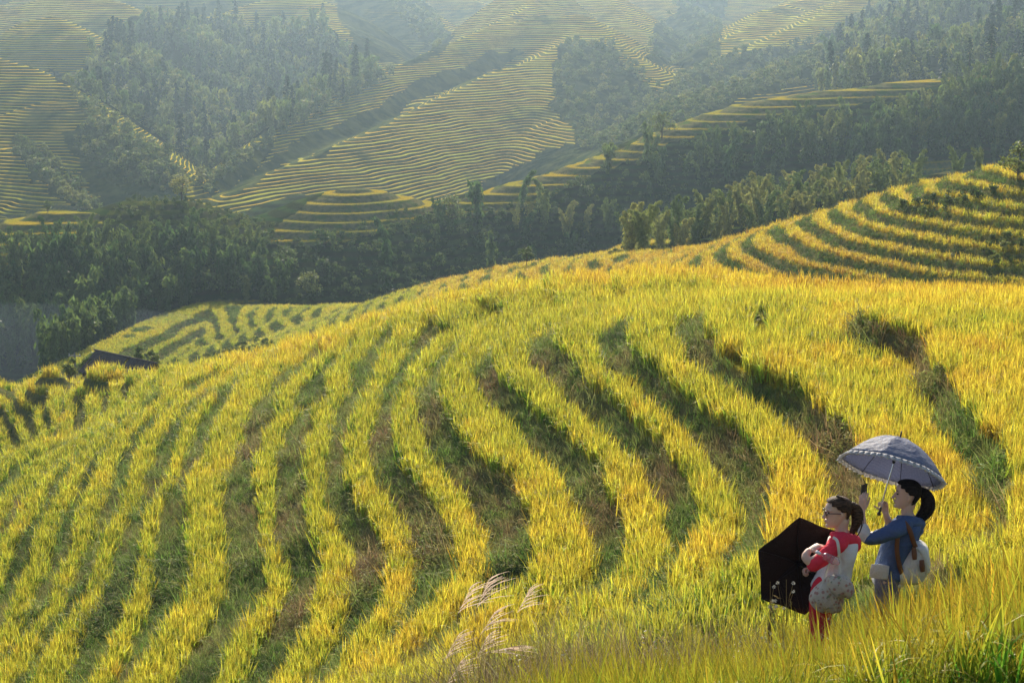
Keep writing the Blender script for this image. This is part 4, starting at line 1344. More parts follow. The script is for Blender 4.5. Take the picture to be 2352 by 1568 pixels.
# rice on the terraces of the near hill, grass on the banks between them
x, y = jitter_cells(36, 215, lambda Y: .19 * (Y / 60) ** .75 + .02, .33)
z, r, h = near_ground(x, y)
u, v = UV(x, y, z)
vis = (v > 560) & (v < 1800)
hole = ((u - 1640) / 75) ** 2 + ((v - 850) / 28) ** 2 < 1       # overgrown gap in the rice
hole |= ((u - 1745) / 26) ** 2 + ((v - 765) / 34) ** 2 < 1
soft = sstep(1290, 1400, v) * sstep(1080, 1200, u) * sstep(2050, 1900, u)      # the grassy foot of the terraces
k = vis & (r > rng.random(len(x)) * .7 + .2) & ~hole & (rng.random(len(x)) > .55 * soft)
tint = np.clip(.38 - .2 * soft + fbm(x, y, 14, 3, 71) * .42 + fbm(x, y, 1.6, 2, 72) * .45 + rng.normal(0, .16, len(x)) + (.25 + .25 * sstep(900, 1300, u)) * sstep(120, 0, v - np.interp(u, [c[0] for c in CREST], [c[1] for c in CREST])) + .22 * sstep(1650, 2000, u) + .05 * sstep(1200, 1500, u) - .12 * sstep(500, 0, u), 0, 1)
s = rng.uniform(.7, 1.2, len(x)) * (.95 + .0015 * y)
s *= np.where(u > 1850, .85, 1)
scatter('rice', rice_kinds, x[k], y[k], z[k] - .04, s[k] * (1 + .003 * y[k]), tint[k], sz=s[k] * .97)
print('rice', k.sum())
k = vis & ((r < .75) | (rng.random(len(x)) < .8 * soft)) & (rng.random(len(x)) < .9)
t2 = np.clip(.46 + fbm(x, y, 5, 3, 75) * .8 + rng.normal(0, .15, len(x)) - .1 * sstep(700, 0, u), 0, 1)
big = sstep(.1, .5, fbm(x, y, 3.0, 2, 77))
s2 = rng.uniform(.7, 1.4, len(x)) * (.85 + .7 * big) * (.9 + .002 * y) * np.where((u < 380) & (v < 1000) & (y > 140), .45, 1)
idx = np.where(rng.random(len(x)) < .22 + .3 * big, rng.integers(4, 6, len(x)), rng.integers(0, 4, len(x)))
s2, t2 = np.where(idx >= 4, s2 * .72, s2), np.where(idx >= 4, t2 * .6, t2)
scatter('bank_grass', grass_kinds, x[k], y[k], z[k] - .03, s2[k], t2[k], idx=idx[k], tilt=.25)
print('bank', k.sum())

# crops and grass of the ridge behind
x, y = jitter_cells(150, 375, lambda Y: .52, .33)
z, r, h = mid_ground(x, y)
u, v = UV(x, y, z)
vc = np.interp(u, [c[0] for c in CREST], [c[1] for c in CREST])
inview = (v < vc + 12) & seen(x, y, z + 1.2, 2.0) & (((y < 300) & (u > 900)) | on_lobe(x, y, z))
k = inview & (r > .4)
scatter('ridge_rice', rice_kinds, x[k], y[k], z[k] - .1, rng.uniform(1.4, 1.9, k.sum()), np.clip(.80 - .34 * (u[k] < 960) + fbm(x, y, 25, 2, 81)[k] * .5 + rng.normal(0, .14, k.sum()), 0, 1), sz=rng.uniform(.6, .9, k.sum()))
k = inview & (r <= .35)
scatter('ridge_bank_grass', grass_kinds, x[k], y[k], z[k] - .05, rng.uniform(.9, 1.5, k.sum()), np.clip(.06 + fbm(x, y, 12, 2, 82)[k] * .2 + rng.normal(0, .1, k.sum()), 0, 1), tilt=.2)  # tint kept near the dark end: shade on the banks is in the colour
print('ridge', len(x))

# ------------------------------------------------------------------ trees
BAMBOO = leaf_mat('bamboo_leaf', [(0, (.09, .16, .04)), (.5, (.20, .25, .06)), (1, (.36, .34, .09))], None, .42, .5, 0)
CULM = flat('bamboo_culm', (.16, .17, .06), .5)
CONIFER = leaf_mat('conifer_needle', [(0, (.02, .05, .02)), (1, (.05, .09, .03))], None, .25, .6, 0)
BROAD = leaf_mat('broad_leaf', [(0, (.07, .12, .03)), (.5, (.17, .21, .05)), (1, (.34, .32, .09))], None, .38, .55, 0)
BARK = flat('bark', (.10, .075, .05), .9, .1, noise=.4, nscale=4)
def uvec():
    d = np.array([random.gauss(0, 1) for _ in range(3)])
    return d / np.linalg.norm(d)

def bamboo_tree(h, nc, dens, ls):
    """several culms leaning out and drooping at the tip, leaves in hanging sprays"""
    C, L = Leaves(), Leaves()
    for c in range(nc):
        az = random.uniform(0, 6.283)
        hh = h * random.uniform(.68, 1.0) if c else h
        d = np.array([math.cos(az), math.sin(az), 0])
        ln, bd = random.uniform(.02, .12) * hh, random.uniform(.08, .26) * hh
        root = d * random.uniform(.1, .7)
        def at(t):
            return root + d * (ln * t + bd * t ** 3.2) + np.array([0, 0, hh * (t - .16 * t ** 6)])
        C.tube([at(i / 7) for i in range(8)], .06, .012, 4)
        for k in range(int(dens * hh)):
            t = .06 + .94 * random.random() ** .85
            p = at(t)
            prof = math.sin(min(1, (t + .05) / .6) * 1.57) * (1.1 - t) ** .6
            a2 = random.uniform(0, 6.283)
            out = np.array([math.cos(a2), math.sin(a2), 0])
            rr = hh * .16 * prof * random.uniform(.35, 1)
            tip = p + out * rr + np.array([0, 0, rr * random.uniform(-.1, .35)])
            sh = random.random()
            for j in range(4):
                q = p + (tip - p) * random.uniform(.45, 1.05) + uvec() * ls * .6
                ld = out * .5 + np.array([0, 0, -.75]) + uvec() * .45
                ld /= np.linalg.norm(ld)
                e = np.cross(ld, uvec()); e /= np.linalg.norm(e) + 1e-6
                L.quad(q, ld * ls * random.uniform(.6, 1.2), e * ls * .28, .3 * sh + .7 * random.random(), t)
    return C.mesh('culm', [CULM]), L.mesh('foliage', [BAMBOO])
def conifer_tree(h, n, ls):
    C, L = Leaves(), Leaves()
    C.tube([(0, 0, 0), (0, 0, h * .5), (0, 0, h)], .02 * h, .01, 6)
    whorls = int(h * 1.5)
    for w in range(whorls):
        t = .14 + .86 * w / whorls + random.uniform(-.01, .01)
        R = h * .20 * (1 - t) ** .75 * random.uniform(.75, 1.1) + .15
        for b in range(7):
            az = random.uniform(0, 6.283)
            d = np.array([math.cos(az), math.sin(az), 0])
            r1 = R * random.uniform(.7, 1.1)
            for k in range(n):
                s = (k + .5) / n
                q = np.array([0, 0, h * t]) + d * r1 * s + np.array([0, 0, r1 * (.10 * s - .38 * s * s)]) + uvec() * ls * .3
                ld = d * .7 + np.array([0, 0, -.35]) + uvec() * .5
                ld /= np.linalg.norm(ld)
                e = np.cross(ld, uvec()); e /= np.linalg.norm(e) + 1e-6
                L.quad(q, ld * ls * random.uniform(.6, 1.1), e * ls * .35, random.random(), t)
    return C.mesh('trunk', [BARK]), L.mesh('crown', [CONIFER])
def broad_tree(h, r, nl, ls, lobes=9, trunk=.25):
    C, L = Leaves(), Leaves()
    C.tube([(0, 0, 0), (.1, 0, h * .3), (0, .1, h * .6)], .03 * h, .012 * h, 6)
    cs = []
    for i in range(lobes):
        a, rr = random.uniform(0, 6.283), r * random.uniform(.1, .75)
        c = np.array([rr * math.cos(a), rr * math.sin(a), h * random.uniform(trunk + .12, .86)])
        cs.append((c, r * random.uniform(.28, .55)))
        C.tube([(0, 0, h * trunk), tuple(c * .6 + np.array([0, 0, h * .1])), tuple(c)], .012 * h, .004 * h, 4)
    for k in range(nl):
        c, cr = random.choice(cs)
        d = uvec()
        if d[2] < -.3: d[2] *= -.5
        q = c + d * cr * random.uniform(.55, 1.1)
        ld = uvec() + np.array([0, 0, -.3]); ld /= np.linalg.norm(ld)
        e = np.cross(ld, uvec()); e /= np.linalg.norm(e) + 1e-6
        L.quad(q, ld * ls * random.uniform(.6, 1.2), e * ls * .5, random.random(), .5)
    return C.mesh('trunk', [BARK]), L.mesh('crown', [BROAD])

bamboo_kinds = [bamboo_tree(10, n, d, .30) for n, d in ((7, 11), (6, 12), (8, 10), (5, 13), (2, 22))]
conifer_kinds = [conifer_tree(13, 5, .42), conifer_tree(12, 5, .4)]
broad_kinds = [broad_tree(8, 3.2, 900, .32), broad_tree(7, 3.6, 900, .34), broad_tree(6, 2.4, 700, .3, 7)]

def tree(name, kind, x, y, z, s, label, cat, group=None, sz=None, tint=None):
    t = bpy.data.objects.new(name, None)
    t.empty_display_size = .5
    t.location = (x, y, z - .15)
    t.rotation_euler = (0, 0, random.uniform(0, 6.283))
    t.scale = (s, s, s if sz is None else sz)
    link(t)
    tag(t, label, cat, group)
    for me in kind:
        ob_ = link(bpy.data.objects.new(me.name.split('.')[0], me), t)
        ob_['tint'] = random.uniform(.25, 1.0) if tint is None else tint
    return t

def find_spots(poly, y0, y1, gap, n, ht=6.0, seed=1, tries=60000, shrinkfar=False):
    """places on the hills inside an outline of the photograph, in view, kept apart"""
    g = np.random.default_rng(seed)
    us = [p[0] for p in poly]
    x0, x1 = (min(us) - 1176) / F, (max(us) - 1176) / F
    y = np.sqrt(g.uniform(y0 * y0, y1 * y1, tries))
    x = g.uniform(x0 * 1.02 - .01, x1 * 1.02 + .01, tries) * y
    z = hills_smooth(x, y)
    u, v = UV(x, y, z)
    k = in_poly(u, v, poly) & seen(x, y, z + ht) & ~(on_lobe(x, y, z) & (y > 270) & (ht > 4))
    out = []
    for a, b, c in zip(x[k], y[k], z[k]):
        if all((a - p[0]) ** 2 + (b - p[1]) ** 2 > gap * gap for p in out):
            out.append((a, b, c))
            if len(out) >= n: break
    return out

# bamboo as single trees: the grove under the knolls, the ridge behind the terraces, the strip in the dark valley
n_b = 0
def bamboo_area(poly, y0, y1, gap, n, s0, s1, label, group, seed, kinds=(0, 1, 2, 3), sz=1.0, tn=(.2, 1)):
    global n_b
    sp = find_spots(poly, y0, y1, gap, n, 5, seed)
    sp.sort(key=lambda q: q[0] / q[1])
    W_, rows = 5, ('at back', 'midway down', 'in front')
    for c_ in range(0, len(sp), W_):
        col = sorted(sp[c_:c_ + W_], key=lambda q: -q[1])
        m = (len(sp) + W_ - 1) // W_
        ci_ = c_ // W_
        where = 'at the left end' if ci_ == 0 else 'at the right end' if ci_ == m - 1 else '%s across' % ('one twelfth', 'one sixth', 'a quarter', 'a third', 'five twelfths', 'halfway', 'seven twelfths', 'two thirds', 'three quarters', 'five sixths', 'eleven twelfths')[min(10, max(0, round(ci_ / (m - 1) * 12) - 1))]
        for j, (a, b, c) in enumerate(col):
            s = random.uniform(s0, s1)
            size = 'taller' if s > (s0 + s1) / 2 else 'shorter'
            tree('bamboo', bamboo_kinds[random.choice(kinds)], a, b, c, s, '%s %s, %s, %s' % (label, rows[min(2, j * 3 // len(col))], size, where), 'bamboo', group, s * sz * random.uniform(.9, 1.15), tint=random.uniform(*tn))
            n_b += 1
bamboo_area([(0, 650), (60, 600), (130, 580), (250, 575), (330, 570), (440, 568), (560, 580), (605, 590), (600, 660), (570, 720), (430, 760), (0, 760), (-60, 680)], 352, 425, 4.0, 120, .62, .95,
            'bamboo in the dark grove below the knolls', 'bamboo in the grove below the knolls', 11, sz=1.05, tn=(0, .5))
bamboo_area([(1440, 600), (1560, 560), (1660, 520), (1760, 492), (1860, 472), (1950, 450), (2060, 425), (2120, 430), (2140, 460), (2010, 500), (1900, 530), (1800, 560), (1700, 580), (1500, 605)], 255, 350, 3.1, 85, .58, .88,
            'bamboo behind the golden terrace crest', 'bamboo on the crest behind the golden terraces', 12)
bamboo_area([(1600, 385), (1700, 345), (1850, 318), (1980, 300), (2150, 262), (2230, 210), (2400, 180), (2400, 340), (2100, 365), (1900, 365), (1700, 380)], 400, 545, 4.4, 78, .70, 1.0,
            'bamboo under the long terraced crest', 'bamboo below the long terraced crest', 13, sz=1.15, tn=(.1, .8))
# remaining trees of the same woods, too many to count: one mass each
def wood_mass(name, polys, kinds, s0, s1, t0, t1, ht=6, sz=1.0):
    xs = []
    for poly, y0, y1, gap, n, sd in polys:
        xs += find_spots(poly, y0, y1, gap, n, ht, sd)
    a = np.array(xs)
    s = rng.uniform(s0, s1, len(a))
    scatter(name, kinds, a[:, 0], a[:, 1], a[:, 2] - .3, s, rng.uniform(t0, t1, len(a)), tilt=.06, sz=s * sz * rng.uniform(.85, 1.2, len(a)))
    print(name, len(a))
def joined(pair, name, mats):
    """trunk and crown as one light mesh for the masses"""
    bmj = bmesh.new()
    for m in pair: bmj.from_mesh(m)
    return bmj
bleaf = [bamboo_tree(10, n, d, .75)[1] for n, d in ((4, 3.0), (3, 3.4), (5, 2.6))]
cleaf = [conifer_tree(13, 3, .8)[1] for _ in range(2)]
rleaf = [broad_tree(7, 3, 260, .6)[1] for _ in range(3)]
wood_mass('valley_wood', [([(-80, 700), (330, 690), (330, 740), (170, 815), (60, 860), (-80, 880)], 200, 420, 2.6, 600, 24), ([(-80, 650), (140, 610), (300, 600), (600, 600), (620, 660), (640, 720), (560, 780), (300, 900), (-80, 920)], 352, 420, 2.6, 700, 21),
                          ([(1500, 400), (1600, 385), (1700, 350), (1850, 325), (2000, 305), (2150, 270), (2230, 215), (2420, 190), (2420, 370), (2000, 385), (1500, 420)], 390, 560, 3.0, 420, 22),
                          ([(600, 560), (760, 560), (900, 600), (1000, 520), (1300, 430), (1500, 350), (1500, 560), (900, 690), (640, 690)], 352, 470, 9.0, 60, 23)],
          bleaf + rleaf[:1], .45, .95, .0, .38, sz=1.1)
wood_mass('mountain_wood', [([(180, 240), (215, 130), (330, 60), (480, 60), (600, 85), (740, 66), (800, 130), (850, 170), (870, 190), (770, 235), (640, 310), (600, 340), (520, 410), (450, 470), (380, 380), (280, 320)], 700, 1180, 3.8, 1700, 31),
                            ([(1860, 210), (1900, 150), (1950, 80), (2030, 20), (2090, -40), (2500, -80), (2500, 200), (2200, 220), (2000, 240)], 600, 1150, 4.2, 1100, 32)],
          bleaf + bleaf + cleaf + rleaf + rleaf, .6, 1.15, .0, .85, sz=1.05)
wood_mass('mountain_scrub', [([(190, 290), (260, 300), (340, 345), (430, 420), (400, 445), (300, 440), (230, 410), (170, 345)], 560, 720, 2.6, 260, 41),
                             ([(40, 325), (90, 340), (160, 410), (235, 490), (190, 500), (110, 430), (40, 365)], 540, 700, 2.6, 130, 42),
                             ([(1290, 110), (1340, 95), (1400, 105), (1460, 150), (1530, 230), (1530, 330), (1480, 350), (1330, 350), (1310, 290), (1270, 230)], 640, 960, 3.4, 320, 43),
                             ([(1500, 330), (1500, 240), (1560, 180), (1640, 140), (1700, 130), (1860, 100), (1960, 50), (2050, 0), (1960, 110), (1900, 190), (1700, 230), (1560, 300)], 600, 1150, 4.0, 560, 44),
                             ([(940, -10), (1000, 40), (1030, 90), (1000, 120), (950, 80), (900, 20)], 900, 1300, 4, 120, 45),
                             ([(1560, -20), (1700, -20), (1660, 60), (1640, 130), (1560, 160), (1480, 130), (1520, 60)], 800, 1500, 5, 200, 46),
                             ([(450, 430), (560, 355), (630, 315), (800, 200), (900, 165), (900, 180), (640, 330), (470, 455)], 560, 860, 3, 160, 47),
                             ([(150, 190), (240, 270), (380, 360), (440, 440), (400, 440), (200, 270)], 600, 800, 3, 120, 48)],
          rleaf, .35, .75, .0, .8, 2)
wood_mass('valley_scrub', [([(600, 560), (900, 530), (1000, 510), (1150, 490), (1290, 440), (1480, 360), (1560, 340), (1800, 400), (1700, 480), (1400, 600), (900, 700), (600, 700)], 352, 480, 2.2, 1500, 61)],
          rleaf, .16, .46, .0, .4, 1.0)
wood_mass('knoll_scrub', [([(235, 515), (300, 450), (420, 448), (520, 490), (640, 525), (600, 575), (240, 560)], 380, 440, 1.7, 300, 63), ([(880, 470), (1000, 480), (1000, 520), (860, 560), (640, 575), (600, 550), (860, 545)], 395, 440, 1.8, 200, 64)],
          rleaf, .08, .26, .0, .6, 1.0)
wood_mass('terrace_scrub', [([(2060, 480), (2130, 455), (2352, 440), (2400, 520), (2320, 560), (2250, 520), (2100, 505)], 185, 240, 1.3, 240, 51),
                            ([(2260, 540), (2352, 560), (2400, 660), (2300, 650), (2270, 600)], 170, 230, 1.3, 120, 52),
                            ([(400, 740), (560, 780), (640, 800), (500, 830), (330, 830), (200, 840)], 230, 320, 2.0, 110, 53),
                            ([(1400, 590), (1500, 545), (1650, 510), (1600, 560), (1500, 580)], 250, 330, 1.6, 120, 54)],
          rleaf, .10, .22, .1, .7, 1.0)

# single trees one can point to
def at_photo(u, v, y0, y1):
    """the nearest point of the hills that shows at (u, v)"""
    ys = np.linspace(y0, y1, 900)
    dx, dy, dz = ray(u, v)
    x, z = dx / dy * ys, dz / dy * ys
    g = hills_smooth(x, ys)
    i = np.argmax(z <= g) if (z <= g).any() else int(np.argmin(np.abs(z - g)))
    return float(x[i]), float(ys[i]), float(g[i])
def at_crest(u, y0, y1, y):
    return (u - 1176) / F * y, y, float(hills_smooth(np.array([(u - 1176) / F * y]), np.array([y]))[0])
for u, y, s, lab in ((2217, 533, .85, 'dark narrow conifer on the long ridge, shorter of the two tall ones'), (2266, 534, 1.05, 'tallest dark pointed conifer on the ridge at upper right'),
                     (2190, 531, .5, 'small dark conifer left of the two tall pointed ones'), (2345, 538, 1.1, 'conifer cut by the right edge above the bamboo slope')):
    a, b, c = at_crest(u, 0, 0, y)
    tree('conifer', conifer_kinds[0 if s > 1 else 1], a, b, c, s, lab, 'conifer')
for u, v, y0, y1, s, lab in ((418, 462, 395, 430, .75, 'bare dusky tree on the dark round knoll at left'), (1040, 520, 330, 450, .95, 'dark round-topped tree below the crest right of the pointed knoll'),
                             (660, 640, 330, 425, 1.0, 'tall brownish tree at the right end of the dark grove'), (715, 690, 300, 425, .8, 'leafy tree above the curved lobe of terraces'),
                             (1210, 610, 240, 300, .45, 'small round tree peeping over the terrace crest near the middle'),
                             (1520, 320, 440, 500, .9, 'round tree on the long ridge where golden terraces begin'), (2338, 420, 180, 360, .55, 'round bush-like tree at the right edge above the golden terraces'),
                             (1400, 380, 420, 480, .7, 'tree overhanging the small golden fields on the long crest'), (110, 490, 390, 420, .45, 'small dark tree on the low knoll at far left')):
    a, b, c = at_photo(u, v, y0, y1)
    tree('broadleaf_tree', random.choice(broad_kinds), a, b, c, s, lab, 'tree')
for u, v, y0, y1, s, kd, lab in ((1185, 530, 300, 450, .62, 4, 'leftmost pale arching bamboo below the crest in the dark valley'), (1213, 535, 300, 450, .7, 1, 'second pale bamboo in the dark valley, beside the leftmost arching one'),
                                 (1253, 520, 300, 450, 1.05, 4, 'tallest pale bamboo in the dark valley below the middle crest'), (1300, 545, 300, 450, .8, 1, 'bushy pale bamboo just right of the tallest one in the dark valley'),
                                 (1345, 545, 300, 450, .75, 4, 'slender bamboo in the middle of the dark valley row'), (1395, 540, 300, 450, .85, 0, 'broad dim bamboo at right of the dark valley row'),
                                 (565, 700, 372, 388, .62, 1, 'pale bamboo standing behind the top of the curved terrace lobe'), (599, 702, 372, 388, .42, 4, 'small pointed bamboo behind the curved terrace lobe'),
                                 (2200, 415, 280, 345, .6, 1, 'dark bamboo above the golden terraces near the right edge'), (2250, 410, 280, 345, .55, 0, 'bamboo clump second from the right edge above the terraces')):
    a, b, c = at_photo(u, v, y0, y1)
    tree('bamboo', bamboo_kinds[kd], a, b, c, s, lab, 'bamboo', sz=s * 1.15)
    n_b += 1
print('bamboo', n_b)

# ------------------------------------------------------------------ foreground plants round the two women
FRICE = leaf_mat('near_rice_leaf', [(0, (.06, .20, .02)), (.35, (.11, .28, .025)), (.65, (.22, .31, .03)), (1, (.46, .27, .035))], (.74, .36, .03), .5, .5, .40)
FGRASS = leaf_mat('near_grass_leaf', [(0, (.07, .14, .025)), (.4, (.15, .18, .04)), (.7, (.24, .19, .08)), (1, (.28, .19, .11))], (.36, .29, .13), .45, .6, .6)
PETAL = flat('white_petals', (.85, .80, .70), .9, .05)
def near_rice(nb, h, w):
    L = Leaves()
    for i in range(nb):
        a, r = random.uniform(0, 6.283), .09 * math.sqrt(random.random())
        L.blade((r * math.cos(a), r * math.sin(a), 0), random.uniform(0, 6.283), h * random.uniform(.55, 1.1), w * random.uniform(.6, 1.2), random.uniform(.02, .22), random.uniform(0, .4), 6, twist=random.uniform(-.8, .8), droop=random.uniform(0, .15))
    for i in range(nb // 4):
        az = random.uniform(0, 6.283)
        L.blade((0, 0, h * .35), az, h * .45, w * 1.0, .25, random.uniform(.4, .7), 6, vary=random.uniform(.6, 1), droop=.6)
    return L.mesh('near_rice_clump', [FRICE])
def near_grass(nb, h, w, flowers=0):
    L = Leaves()
    for i in range(nb):
        a, r = random.uniform(0, 6.283), .14 * math.sqrt(random.random())
        L.blade((r * math.cos(a), r * math.sin(a), 0), a + random.uniform(-1, 1), h * random.uniform(.35, 1.15), w * random.uniform(.5, 1.2), random.uniform(.05, .5), random.uniform(.1, .7), 5, twist=random.uniform(-.8, .8), droop=random.uniform(0, .45))
    for i in range(flowers):
        az, hh = random.uniform(0, 6.283), h * random.uniform(.9, 1.4)
        d = np.array([math.cos(az), math.sin(az), 0]) * hh * random.uniform(.1, .4)
        L.tube([(0, 0, 0), d * .4 + np.array([0, 0, hh * .55]), d + np.array([0, 0, hh])], .002, .001, 3)
        for j in range(5):
            q = d * random.uniform(.7, 1.05) + np.array([0, 0, hh * random.uniform(.8, 1.02)]) + uvec() * .03
            L.quad(q, uvec() * .011, uvec() * .009, .9, .9, mi=1)
        for j in range(12):
            t = random.uniform(.2, .9)
            q = d * t * t + np.array([0, 0, hh * t])
            L.quad(q + uvec() * .02, uvec() * .022, uvec() * .007, random.random(), .4)
    return L.mesh('near_grass_clump', [FGRASS, PETAL])
nr = [near_rice(20, .86, .013) for _ in range(4)]
nrl = [near_rice(16, 1.0, .019) for _ in range(3)]
ng = [near_grass(34, .42, .007) for _ in range(3)] + [near_grass(22, .36, .006, 3) for _ in range(2)] + [near_grass(26, .62, .006) for _ in range(2)]
x, y = jitter_cells(8.5, 18.5, lambda Y: .105, .34)
z = near_ground(x, y)[0]
u0, v0 = UV(x, y, z + .55)
zone = np.interp(u0, [900, 1150, 1400, 1700, 1900, 2050, 2200, 2352, 2500], [1700, 1580, 1510, 1470, 1450, 1405, 1350, 1300, 1250]) + fbm(x, y, 1.3, 2, 101) * 60
feet = ((x - base1.x) ** 2 + (y - Y1) ** 2 < .05) | ((x - base2.x) ** 2 + (y - Y2) ** 2 < .05)
rz = (v0 > zone) & (rng.random(len(x)) < .8)
longr = rz & (u0 > 1850) & (rng.random(len(x)) < .5 * sstep(1850, 2200, u0) + .1)
k = rz & ~longr
print('fg rice', k.sum(), longr.sum())
tn = np.clip(.45 + fbm(x, y, 1.5, 2, 102) * .5 + rng.normal(0, .16, len(x)), 0, 1)
xs, ys, zs = np.concatenate([x[k], x[longr]]), np.concatenate([y[k], y[longr]]), np.concatenate([z[k], z[longr]])
idx = np.concatenate([rng.integers(0, 4, k.sum()), rng.integers(4, 7, longr.sum())])
sc_ = np.concatenate([rng.uniform(.6, .9, k.sum()), rng.uniform(.72, 1.02, longr.sum())])
def below_line(xs, ys, zs, s, h):
    # nothing stands above the line where the photograph's foreground ends against the women
    ug, vg = UV(xs, ys, zs)
    lim = np.interp(ug, [1500, 1700, 1850, 1950, 2040, 2150, 2250, 2352, 2500], [1400, 1412, 1392, 1385, 1345, 1325, 1285, 1235, 1190]) + rng.normal(0, 16, len(xs))
    return np.minimum(s, np.maximum((vg - lim) / (F / ys) / h, 0) + .02)
sc_ = below_line(xs, ys, zs, sc_, .92)
kk_ = sc_ > .22
xs, ys, zs, idx, sc_ = xs[kk_], ys[kk_], zs[kk_], idx[kk_], sc_[kk_]
tt_ = np.concatenate([tn[k], tn[longr]])[kk_]
scatter('foreground_rice', nr + nrl, xs, ys, zs - .03, sc_, tt_, idx=idx, tilt=.14)
k = ~rz & ~feet & (y < 18.2)
t3 = np.clip(.45 + fbm(x, y, 2.2, 3, 103) * .8 + rng.normal(0, .15, len(x)), 0, 1)
scg = rng.uniform(.6, 1.25, k.sum())
scg = np.maximum(below_line(x[k], y[k], z[k], scg, .55), .12)
scatter('foreground_grass', ng, x[k], y[k], z[k] - .02, scg, t3[k], tilt=.2, idx=rng.choice(7, k.sum(), p=[.22, .22, .22, .04, .04, .13, .13]))
print('fg grass', k.sum())

# pampas plumes at the bottom of the slope
STRAW = flat('dry_stem', (.30, .22, .10), .8)
def plume_mat():
    t = NT('plume')
    t.base(t.mix(t.attr('vary'), (.50, .40, .30), (.80, .70, .56)), .7, .2)
    t.translucent((.60, .46, .36), .45)
    return t.m
PLUME = plume_mat()
def pampas(u, v, Y, lean, L, label, flatten=0.0, n=14):
    top = Vector(P(u, v, Y))
    gx = top.x - lean * .6
    g = float(near_ground(np.array([gx]), np.array([Y]))[0][0])
    root = Vector((gx, Y, g))
    t = bpy.data.objects.new('pampas_grass', None); t.location = root; link(t)
    tag(t, label, 'pampas grass', 'pampas plumes at the bottom edge')
    top = top - root
    ax_ = Vector((lean, 0, 1 - flatten)).normalized()
    b = top - ax_ * L
    S = Leaves()
    S.tube([(0, 0, 0), tuple(b * .5 + Vector((-.03, 0, .03))), tuple(b)], .004, .0025, 4)
    st = bpy.data.objects.new('stem', S.mesh('stem', [STRAW])); link(st, t)
    S = Leaves()
    for i in range(n):
        f = i / n
        p = np.array(b + ax_ * L * f * .75)
        dv = np.array([lean * 1.0 + random.uniform(.0, .7), random.uniform(-.4, .4), (1 - flatten) * random.uniform(.6, 1.3)])
        dv /= np.linalg.norm(dv)
        ln = L * random.uniform(.35, .95) * (1.05 - f * .5)
        sd = np.cross(dv, [0, 1, 0]); sd /= np.linalg.norm(sd) + 1e-6
        pts = [p + dv * ln * q + np.array([.30 * ln * q * q, 0, -.22 * ln * q * q]) for q in (0, .33, .66, 1)]
        S.strip(pts, [.003, .0065, .006, .002], sd * .5, random.random())
    pl = bpy.data.objects.new('plume', S.mesh('plume', [PLUME])); link(pl, t)
for u, v, Y, lean, L, lab, fl in (
    (1092, 1322, 15.4, .45, .34, 'tall brownish pampas plume at bottom centre, left of the highest one', 0), (1132, 1305, 15.8, .40, .36, 'highest feathery pampas plume at bottom centre', 0),
    (1148, 1385, 15.0, .60, .30, 'silvery pampas plume just below the two highest', 0), (1062, 1440, 14.6, .55, .30, 'low leaning pampas plume at the left of the cluster', 0),
    (1070, 1500, 14.2, .60, .28, 'lowest left pampas plume near the bottom edge', 0), (1206, 1478, 14.0, 1.0, .26, 'white pampas plume fanned out flat to the right', .75),
    (1256, 1560, 13.4, 1.0, .28, 'white pampas plume lying flat on the bottom edge', .95), (1225, 1335, 16.0, .50, .30, 'faint brown pampas plume right of the highest one', 0),
    (1130, 1440, 14.6, .5, .28, 'thin pampas plume in the middle of the cluster', 0)):
    pampas(u, v, Y, lean, L, lab, fl)

# flowering weeds in front of the black umbrella
def flower_weed(u, v, Y, h, seed, label):
    g = random.Random(seed)
    x_, y_, _ = P(u, v, Y)
    gz = float(near_ground(np.array([x_]), np.array([y_]))[0][0])
    t = bpy.data.objects.new('aster_weed', None); t.location = (x_, y_, gz); link(t)
    tag(t, label, 'weed')
    top = P(u, v, Y)[2] - gz
    S = Leaves(); Fl = []
    for i in range(6):
        az = g.uniform(0, 6.283)
        f = g.uniform(.6, 1.0)
        e = np.array([math.cos(az) * h * .38 * (1.3 - f), math.sin(az) * .08, top * f])
        S.tube([(0, 0, top * f * .5), tuple(e * .5 + np.array([0, 0, top * f * .35])), tuple(e)], .0022, .0014, 4)
        Fl.append(e)
        for j in range(5):
            q = e * g.uniform(.6, .98)
            S.quad(q + uvec() * .015, uvec() * .025, uvec() * .006, g.random(), .4)
    S.tube([(0, 0, 0), (.02, 0, top * .6), (.01, 0, top)], .003, .0015, 5)
    so_ = link(bpy.data.objects.new('stem', S.mesh('stem', [FGRASS])), t); so_['tint'] = .75
    for e in Fl:
        S = Leaves()
        for j in range(10):
            a = j * .628
            d = np.array([math.cos(a), -.3, math.sin(a)])
            S.quad(d * .008 + uvec() * .003, d * .007, np.cross(d, [0, 1, 0]) * .003, g.random(), 1)
        fo = link(bpy.data.objects.new('flower_head', S.mesh('flower_head', [PETAL])), t)
        fo.location = tuple(e)
flower_weed(1766, 1335, 14.1, .5, 1, 'thin weed with white daisy-like heads before the black umbrella, left stem')
flower_weed(1803, 1330, 14.15, .5, 2, 'taller flowering weed before the middle of the black umbrella')

